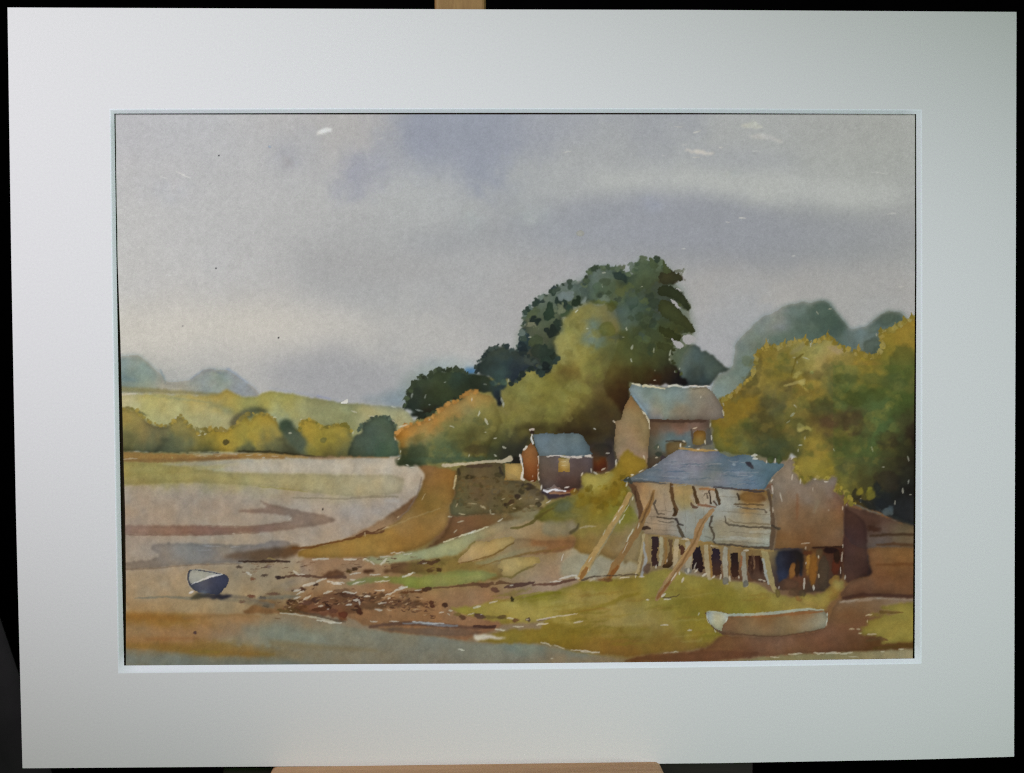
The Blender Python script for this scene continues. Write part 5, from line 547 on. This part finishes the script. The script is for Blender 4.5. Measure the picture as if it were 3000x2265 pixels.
# ------------------------------------------------------------------ lamps (frame of the mat: x right, y up, z towards the viewer)
WORLD = 0.0
LAMPS = [('side_lamp', (-.55, .16, .55), (-.2, .06, 0), .22, 1.4969, (1.0000, 0.6208, 0.9055)),
         ('overhead_lamp', (-.25, .75, .75), (0, 0, 0), .3, 2.4119, (0.9727, 0.9747, 1.0000)),
         ('front_fill', (0, .05, 1.3), (0, 0, 0), .8, 2.1063, (0.1916, 1.0000, 0.0350)),  # unseen fill, added to lift the bottom of the mat
         ('low_spot', (.5, -.2, .9), (.16, -.07, 0), .06, 8*1.1000, (0.9474, 1.0000, 0.9878), 'SPOT', (38, 1.0)),
         ('middle_fill_spot', (.05, .3, 1.1), (0, 0, 0), .08, 8*0.7421, (0.8302, 0.6946, 1.0000), 'SPOT', (36, 1.0)),  # unseen fill, added to brighten the top middle of the mat
         ('right_spot', (.75, .05, .8), (.2, -.02, 0), .08, 8*1.3451, (0.7624, 0.7646, 1.0000), 'SPOT', (40, 1.0)),
         ('left_spot', (-.5, .25, .7), (-.22, .10, 0), .08, 8*1.3716, (0.8599, 0.9473, 1.0000), 'SPOT', (50, 1.0))]
LIGHT_POLY = [[0.8265, 0.8677, 0.8829], [-0.0821, -0.0787, -0.0892], [-0.0962, -0.0973, -0.1102], [0.0138, 0.0132, 0.0155], [-0.0923, -0.0699, -0.0827], [0.0923, 0.0924, 0.0992], [0.0094, 0.0087, 0.0099], [-0.0594, -0.0681, -0.0703], [-0.007, -0.0054, -0.0055], [0.0101, 0.0129, 0.013]]
# ------------------------------------------------------------------ scene
scene = bpy.context.scene
world = bpy.data.worlds.new("World"); scene.world = world; world.use_nodes = True
world.node_tree.nodes['Background'].inputs[0].default_value = (0.75, 0.9, 1.0, 1)
world.node_tree.nodes['Background'].inputs[1].default_value = WORLD
vs = scene.view_settings
vs.view_transform = 'Standard'; vs.look = 'None'; vs.gamma = 1; vs.exposure = 0; vs.use_curve_mapping = False

# pose of the camera in the frame of the mat (x right, y up, z towards the viewer, origin at the mat's centre)
F_PX = 3000*50/36
CR = Matrix(((0.99954184, -0.00474208, 0.02989361), (0.00569284, 0.99947804, -0.0318001), (-0.0297272, 0.03195571, 0.99904711)))
CP = Vector((-0.0257122, 0.02447031, 0.72110846))
CRT = np.array(CR).T
LEAN = math.radians(8)
BASE_Z = 0.94                                   # height of the ledge the mat stands on
HALF = 0.191                                    # half the height of the mat
MAT_M = Matrix.Translation((0, 0, BASE_Z)) @ Euler((math.radians(90)-LEAN, 0, 0)).to_matrix().to_4x4()
CEN = Matrix.Translation((0, HALF, 0))          # mat centre -> foot of the mat

def onto(u, v, z=0.0):
    """photo measure (3000 x 2265) -> point of the plane at depth z of the mat, in metres, y from the foot of the mat"""
    u = np.asarray(u, float); v = np.asarray(v, float)
    d = np.stack([(u-1500)/F_PX, -(v-1132.5)/F_PX, -np.ones_like(u)], -1) @ CRT.T
    t = (z-CP.z)/d[..., 2]
    return np.stack([CP.x+t*d[..., 0], CP.y+t*d[..., 1]+HALF, np.full_like(u, z)], -1)

def link(o, parent=None):
    scene.collection.objects.link(o)
    if parent: o.parent = parent
    return o
def mesh_obj(name, verts, faces, mat, parent=None, smooth=False, bevel=0, seg=2):
    me = bpy.data.meshes.new(name); me.from_pydata([tuple(map(float, v)) for v in verts], [], faces)
    bm = bmesh.new(); bm.from_mesh(me); bmesh.ops.recalc_face_normals(bm, faces=bm.faces)
    if bevel: bmesh.ops.bevel(bm, geom=list(bm.edges), offset=bevel, segments=seg, affect='EDGES', profile=.5)
    bm.to_mesh(me); bm.free()
    if smooth:
        for p in me.polygons: p.use_smooth = True
    me.materials.append(mat)
    return link(bpy.data.objects.new(name, me), parent)
def box(name, lo, hi, mat, parent=None, bevel=.002, seg=3):
    v = [(x, y, z) for x in (lo[0], hi[0]) for y in (lo[1], hi[1]) for z in (lo[2], hi[2])]
    f = [(0, 1, 3, 2), (4, 6, 7, 5), (0, 4, 5, 1), (2, 3, 7, 6), (0, 2, 6, 4), (1, 5, 7, 3)]
    return mesh_obj(name, v, f, mat, parent, bevel=bevel, seg=seg)
def empty(name, label, cat, m):
    o = link(bpy.data.objects.new(name, None)); o.empty_display_size = .05
    o.matrix_world = m; o['label'] = label; o['category'] = cat
    return o

# ------------------------------------------------------------------ materials
def material(name, rough=.8, spec=.2):
    m = bpy.data.materials.new(name); m.use_nodes = True
    b = m.node_tree.nodes['Principled BSDF']
    b.inputs['Roughness'].default_value = rough; b.inputs['Specular IOR Level'].default_value = spec
    return m, m.node_tree, b
def node(t, typ, **kw):
    n = t.nodes.new(typ)
    for k, v in kw.items(): setattr(n, k, v)
    return n
def noise_node(t, scale, detail=3, rough=.6, stretch=None):
    tc = node(t, 'ShaderNodeTexCoord'); n = node(t, 'ShaderNodeTexNoise')
    n.inputs['Scale'].default_value = scale; n.inputs['Detail'].default_value = detail; n.inputs['Roughness'].default_value = rough
    if stretch:
        mp = node(t, 'ShaderNodeMapping'); mp.inputs['Scale'].default_value = stretch
        t.links.new(tc.outputs['Object'], mp.inputs[0]); t.links.new(mp.outputs[0], n.inputs['Vector'])
    else: t.links.new(tc.outputs['Object'], n.inputs['Vector'])
    return n
def ramp(t, src, stops):
    r = node(t, 'ShaderNodeValToRGB'); e = r.color_ramp.elements
    while len(e) < len(stops): e.new(.5)
    for k, (p, c) in zip(e, stops): k.position = p; k.color = (*c, 1)
    t.links.new(src, r.inputs[0]); return r.outputs[0]
def bump(t, b, src, strength, dist):
    n = node(t, 'ShaderNodeBump'); n.inputs['Strength'].default_value = strength; n.inputs['Distance'].default_value = dist
    t.links.new(src, n.inputs['Height']); t.links.new(n.outputs[0], b.inputs['Normal'])

def card_material(name, a, bcol, sc=900):
    m, t, b = material(name, .85, .15)
    n = noise_node(t, sc, 4, .65)
    t.links.new(ramp(t, n.outputs[0], ((.3, a), (.7, bcol))), b.inputs['Base Color'])
    bump(t, b, n.outputs[0], .25, .0002); return m
MAT_CARD = card_material('mat_card', (.752, .752, .754), (.800, .800, .802))
CORE = card_material('mat_core', (.87, .92, .97), (.90, .95, .99), 500)
BACK = card_material('dark_backing', (.030, .016, .011), (.048, .026, .017), 200)  # seen past the sheet's edges; its dark tone doubles as contact shadow
def wood_material(name, dark, light, axis, rough=.55):
    m, t, b = material(name, rough, .3)
    n = noise_node(t, 60, 6, .7, axis); n2 = noise_node(t, 700, 3, .6, axis)
    mx = node(t, 'ShaderNodeMath', operation='MULTIPLY_ADD'); mx.inputs[1].default_value = .35
    t.links.new(n2.outputs[0], mx.inputs[0]); t.links.new(n.outputs[0], mx.inputs[2])
    mid = tuple((p+q)/2 for p, q in zip(dark, light))
    t.links.new(ramp(t, mx.outputs[0], ((.42, dark), (.62, mid), (.85, light))), b.inputs['Base Color'])
    bump(t, b, mx.outputs[0], .15, .0005); return m
WOOD_POST = wood_material('beech_upright', (.20, .105, .032), (.40, .235, .085), (1.0, 1.0, .07))
WOOD_LEDGE = wood_material('beech_ledge', (.40, .225, .095), (.62, .385, .19), (.07, 1.0, 1.0))
WOOD_DARK = wood_material('dark_wood', (.007, .004, .003), (.017, .010, .007), (.07, 1.0, 1.0))
def cloth_material(name, c0, c1):
    m, t, b = material(name, .95, .05)
    n = noise_node(t, 25, 5, .6)
    t.links.new(ramp(t, n.outputs[0], ((.3, c0), (.75, c1))), b.inputs['Base Color'])
    bump(t, b, noise_node(t, 1500, 2).outputs[0], .3, .0005); return m
CLOTH_BLACK = cloth_material('black_cloth', (.0028, .0022, .0032), (.0055, .0042, .006))
CLOTH_GREY = cloth_material('grey_cloth', (.030, .028, .031), (.044, .042, .045))

# ------------------------------------------------------------------ matted painting
painting = empty('matted_painting', 'pale grey window mat around a watercolour of boathouse, trees and mudflats, standing on easel ledge', 'painting', MAT_M)

def resample(pts, n):
    p = np.array(pts, float); s = np.r_[0, np.cumsum(np.hypot(*np.diff(p, axis=0).T))]
    q = np.linspace(0, s[-1], n); return np.c_[np.interp(q, s, p[:, 0]), np.interp(q, s, p[:, 1])]
# edges: top (left to right), right (down), bottom (right to left), left (up); measured on the photograph
OUTER = [[(22, 22), (1000, 26), (1500, 28), (2000, 29), (2978, 35)], [(2978, 35), (2976, 755), (2973, 1510), (2971, 2217)],
         [(2971, 2217), (2700, 2225), (2100, 2236), (1300, 2243), (600, 2247), (66, 2251)], [(66, 2251), (47, 1510), (33, 755), (22, 22)]]
BEV_OUT = [[(321, 319), (1000, 317), (1500, 317), (2000, 317), (2701, 321)], [(2701, 321), (2702, 755), (2702, 1300), (2700, 1945)],
           [(2700, 1945), (2000, 1956), (1500, 1962), (1000, 1966), (346, 1973)], [(346, 1973), (338, 1510), (326, 755), (321, 319)]]
BEV_IN = [[(335, 333), (1000, 331), (1500, 330.5), (2000, 331), (2684, 334.5)], [(2684, 334.5), (2685, 755), (2683, 1300), (2679.5, 1929.5)],
          [(2679.5, 1929.5), (2000, 1939), (1500, 1943.6), (1000, 1946), (363.5, 1950)], [(363.5, 1950), (354, 1510), (341, 755), (335, 333)]]
NS = (48, 36, 48, 36)
def ring(edges, z):
    p = np.concatenate([resample(e, n+1)[:-1] for e, n in zip(edges, NS)]); return onto(p[:, 0], p[:, 1], z)
TH = .0018
r0 = ring(OUTER, 0); r1 = ring(BEV_OUT, 0); r2 = ring(BEV_IN, -TH)
r0b = r0.copy(); r0b[:, 2] = -TH
n = len(r0); idx = np.arange(n); nx = (idx+1) % n
def band(a, b): return [(int(a+i), int(a+j), int(b+j), int(b+i)) for i, j in zip(idx, nx)]
mat_board = mesh_obj('mat_board', np.concatenate([r0, r1, r2, r0b]), band(0, n)+band(2*n, 3*n)+band(3*n, 0), MAT_CARD, painting)
ra = r1+(r2-r1)*(.16, .16, .03); rb_ = r1+(r2-r1)*(.36, .36, .22)      # the cut edge is a little rounded
mesh_obj('window_bevel', np.concatenate([r1, ra, rb_, r2]), band(0, n)+band(n, 2*n)+band(2*n, 3*n), CORE, mat_board, smooth=True)
lo = r0b.min(0); hi = r0b.max(0)
bk = np.concatenate([r0b*(.992, .992, 1)+(0, .0015, -.0022), r0b*(.992, .992, 1)+(0, .0015, -.0045)])
mesh_obj('backing_board', bk, [tuple(range(n)), tuple(range(2*n-1, n-1, -1))]+band(0, n), BACK, painting)

# ------------------------------------------------------------------ easel
easel = empty('easel', 'wooden easel behind and below the picture, upright showing above it and ledge under it', 'easel', Matrix.Translation((0, .06, 0)))
def at(u, v, z):                                # world point of the photo measure at depth z of the mat
    return MAT_M @ Vector(onto(u, v, z))
inv = easel.matrix_world.inverted()
def leaned(name, u0, u1, y0, y1, z0, z1, mat, vref, bevel=.003):
    """a board parallel to the mat; u0,u1 photo measures at row vref, y from the mat's foot, z depth"""
    a, b = onto([u0, u1], [vref, vref], z1)[:, 0]
    o = box(name, (a, y0, z0), (b, y1, z1), mat, easel, bevel)
    o.data.transform(inv @ MAT_M); return o
leaned('upright', 1273, 1424, -.93, .56, -.034, -.008, WOOD_POST, 10, .002)
a, b = onto([784, 1946], [2250, 2250], .012)[:, 0]
ledge = box('ledge', (a, -.030, -.007), (b, -.0008, .045), WOOD_LEDGE, easel, .0035, 4); ledge.data.transform(inv @ MAT_M)
leaned('ledge_rail', 652, 2207, -.045, -.003, -.026, -.0075, WOOD_DARK, 2250, .001)
for s in (-1, 1):
    v = []
    for zz, yy, xx in ((1.40, .05, .10), (0.0, .02, .34)):
        for dx in (-.013, .013):
            for dy in (-.02, .02): v.append((s*xx+dx, yy+dy+.09, zz))
    # kept low and close behind the upright, hidden by the picture down to the ledge
    v = [(x*.5, y, z if z == 0 else 1.28) for x, y, z in v]
    mesh_obj('leg', v, [(0, 1, 3, 2), (4, 6, 7, 5), (0, 4, 5, 1), (2, 3, 7, 6), (0, 2, 6, 4), (1, 5, 7, 3)], WOOD_DARK, easel, bevel=.002)

# ------------------------------------------------------------------ dark surroundings
def sheet_grid(name, nx_, nz_, fn, mat):
    v = [fn(i/(nx_-1), j/(nz_-1)) for j in range(nz_) for i in range(nx_)]
    f = [(j*nx_+i, j*nx_+i+1, (j+1)*nx_+i+1, (j+1)*nx_+i) for j in range(nz_-1) for i in range(nx_-1)]
    o = mesh_obj(name, v, f, mat, smooth=True); return o
bd = sheet_grid('backdrop', 120, 20, lambda s, t: (-2.2+4.4*s, 1.05+.035*math.sin(s*46+1.3*math.sin(s*17))+.02*math.sin(s*91+t*3), -.0+2.6*t), CLOTH_BLACK)
bd['kind'] = 'structure'
fl = sheet_grid('floor', 2, 2, lambda s, t: (-2.2+4.4*s, -1.6+2.9*t, 0), CLOTH_BLACK); fl['kind'] = 'structure'
# grey cloth hanging at the left, its edge slanting away behind the mat
p0 = at(-2, 1560, -.30); p1 = at(62, 1790, -.30)
def drape(s, t):
    top = p0.lerp(p1, 1.0)
    z = .0+(t)*1.45
    xe = p0.x+(p0.z-z)*(p1.x-p0.x)/(p0.z-p1.z)      # slanting right edge
    xe = min(xe, p0.x+.30)
    x = xe-.55*(1-s)
    return (x, .26+.012*math.sin(s*31+t*2)+.006*math.sin(s*67), z)
cl = sheet_grid('hanging_cloth', 60, 40, drape, CLOTH_GREY)
cl['label'] = 'dark grey cloth hanging behind the lower left edge of the mat'; cl['category'] = 'cloth'
sm = cl.modifiers.new('thickness', 'SOLIDIFY'); sm.thickness = .003

# ------------------------------------------------------------------ camera and lamps
cam_d = bpy.data.cameras.new('camera'); cam = link(bpy.data.objects.new('camera', cam_d))
cam_d.sensor_width = 36; cam_d.lens = 50; cam_d.clip_start = .01; cam_d.clip_end = 50
cam.matrix_world = MAT_M @ CEN @ (Matrix.Translation(CP) @ CR.transposed().to_4x4())
scene.camera = cam
def lamp(name, pos, aim, size, power, col, kind='AREA', spot=None):
    d = bpy.data.lights.new(name, kind); d.energy = power; d.color = col
    if kind == 'AREA': d.shape = 'DISK'; d.size = size
    else: d.shadow_soft_size = size; d.spot_size = math.radians(spot[0]); d.spot_blend = spot[1]
    o = link(bpy.data.objects.new(name, d))
    P = MAT_M @ CEN @ Vector(pos); A = MAT_M @ CEN @ Vector(aim)
    o.location = P; o.rotation_euler = (A-P).to_track_quat('-Z', 'Y').to_euler(); return o
for L in LAMPS: lamp(*L)
scene.cycles.max_bounces = 6
scene.cycles.use_denoising = False               # keep the paper's grain
scene.cycles.filter_width = 1.2
# ------------------------------------------------------------------ the sheet of paper, cut along the painted things
ZS = -.0026
def lamp_level():
    """how much lamp light reaches the sheet: the colours above were read off under it, the pigment is what remains"""
    x = (PX-1500)/1200; y = (PY-1130)/820
    K = np.array(LIGHT_POLY); e = 0; n = 0
    for i in range(4):
        for j in range(4-i): e = e+(x**i*y**j)[..., None]*K[n]; n += 1
    return e
_c = np.clip(IMG/255, 0, 1); _c = np.where(_c < .04045, _c/12.92, ((_c+.055)/1.055)**2.4)
ALB = np.clip(_c/lamp_level(), .004, .93).astype(np.float32)
def paper_material():
    m, t, b = material('painted_paper', .9, .12)
    at_ = node(t, 'ShaderNodeAttribute'); at_.attribute_name = 'pigment'
    n1 = noise_node(t, 1400, 3, .7); mx = node(t, 'ShaderNodeMix'); mx.data_type = 'RGBA'; mx.blend_type = 'MULTIPLY'
    mx.inputs['Factor'].default_value = 1.0
    t.links.new(at_.outputs['Color'], mx.inputs['A'])
    t.links.new(ramp(t, n1.outputs[0], ((.3, (.95, .95, .95)), (.7, (1.05, 1.05, 1.05)))), mx.inputs['B'])
    t.links.new(mx.outputs['Result'], b.inputs['Base Color'])
    bump(t, b, n1.outputs[0], .18, .0002); return m
PAPER = paper_material()
LEFT = np.interp(PY[:, 0], [330, 755, 1000, 1375, 1510, 1700, 1965], [338, 344, 353, 363, 367, 369, 369])
RIGHT = np.interp(PY[:, 0], [330, 755, 1400, 1965], [2681, 2681, 2677, 2674])
ff = (PX[:-1, 1:] > LEFT[:-1, None]) & (PX[:-1, :-1] < RIGHT[:-1, None]) & (PY[1:, :-1] > 335.5)
VS = onto(np.clip(PX, LEFT[:, None], RIGHT[:, None]), np.maximum(PY, 335.5), ZS).astype(np.float32)
VS[..., 2] += (.00012*fbm(120, 71)+.00005*fld(30, 72)).astype(np.float32)       # cockled paper
while (IDS == 0).any():                          # every bit of the sheet belongs to the painted thing beside it
    for ax_ in (0, 1):
        for sh in (1, -1):
            r_ = np.roll(IDS, sh, ax_); IDS = np.where(IDS == 0, r_, IDS)
fid = IDS[:-1, :-1]
vidx = np.arange(GW*GH).reshape(GH, GW)
Q = np.stack([vidx[1:, :-1], vidx[1:, 1:], vidx[:-1, 1:], vidx[:-1, :-1]], -1)
FV = VS.reshape(-1, 3); FC = ALB.reshape(-1, 3)
def sheet_part(name, sel, parent):
    q = Q[sel].reshape(-1, 4); u, inv_ = np.unique(q, return_inverse=True); inv_ = inv_.reshape(-1)
    me = bpy.data.meshes.new(name); me.vertices.add(len(u)); me.loops.add(len(inv_)); me.polygons.add(len(q))
    me.vertices.foreach_set('co', FV[u].ravel()); me.loops.foreach_set('vertex_index', inv_.astype(np.int32))
    me.polygons.foreach_set('loop_start', np.arange(0, len(inv_), 4, dtype=np.int32))
    me.update(calc_edges=True)
    a = me.attributes.new('pigment', 'FLOAT_COLOR', 'POINT'); a.data.foreach_set('color', np.c_[FC[u], np.ones(len(u))].astype(np.float32).ravel())
    me.materials.append(PAPER); return link(bpy.data.objects.new(name, me), parent)
_e = np.concatenate([np.c_[LEFT[::40]+4, PY[::40, 0]], np.c_[RIGHT[::-40]-4, PY[::-40, 0]]])    # the bare paper itself, just under the pigment
_f = onto(_e[:, 0], np.clip(_e[:, 1], 338, 1962), ZS-.0004); _b = _f-(0, 0, .0004); _n = len(_f)
paper = mesh_obj('watercolour_sheet', np.concatenate([_f, _b]), [tuple(range(_n)), tuple(range(2*_n-1, _n-1, -1))]+[(i, (i+1) % _n, _n+(i+1) % _n, _n+i) for i in range(_n)], card_material('bare_paper', (.72, .71, .66), (.78, .77, .72)), painting)
for k, nm in enumerate(ID_NAMES):
    if k and (ff & (fid == k)).any(): sheet_part(nm, ff & (fid == k), paper)
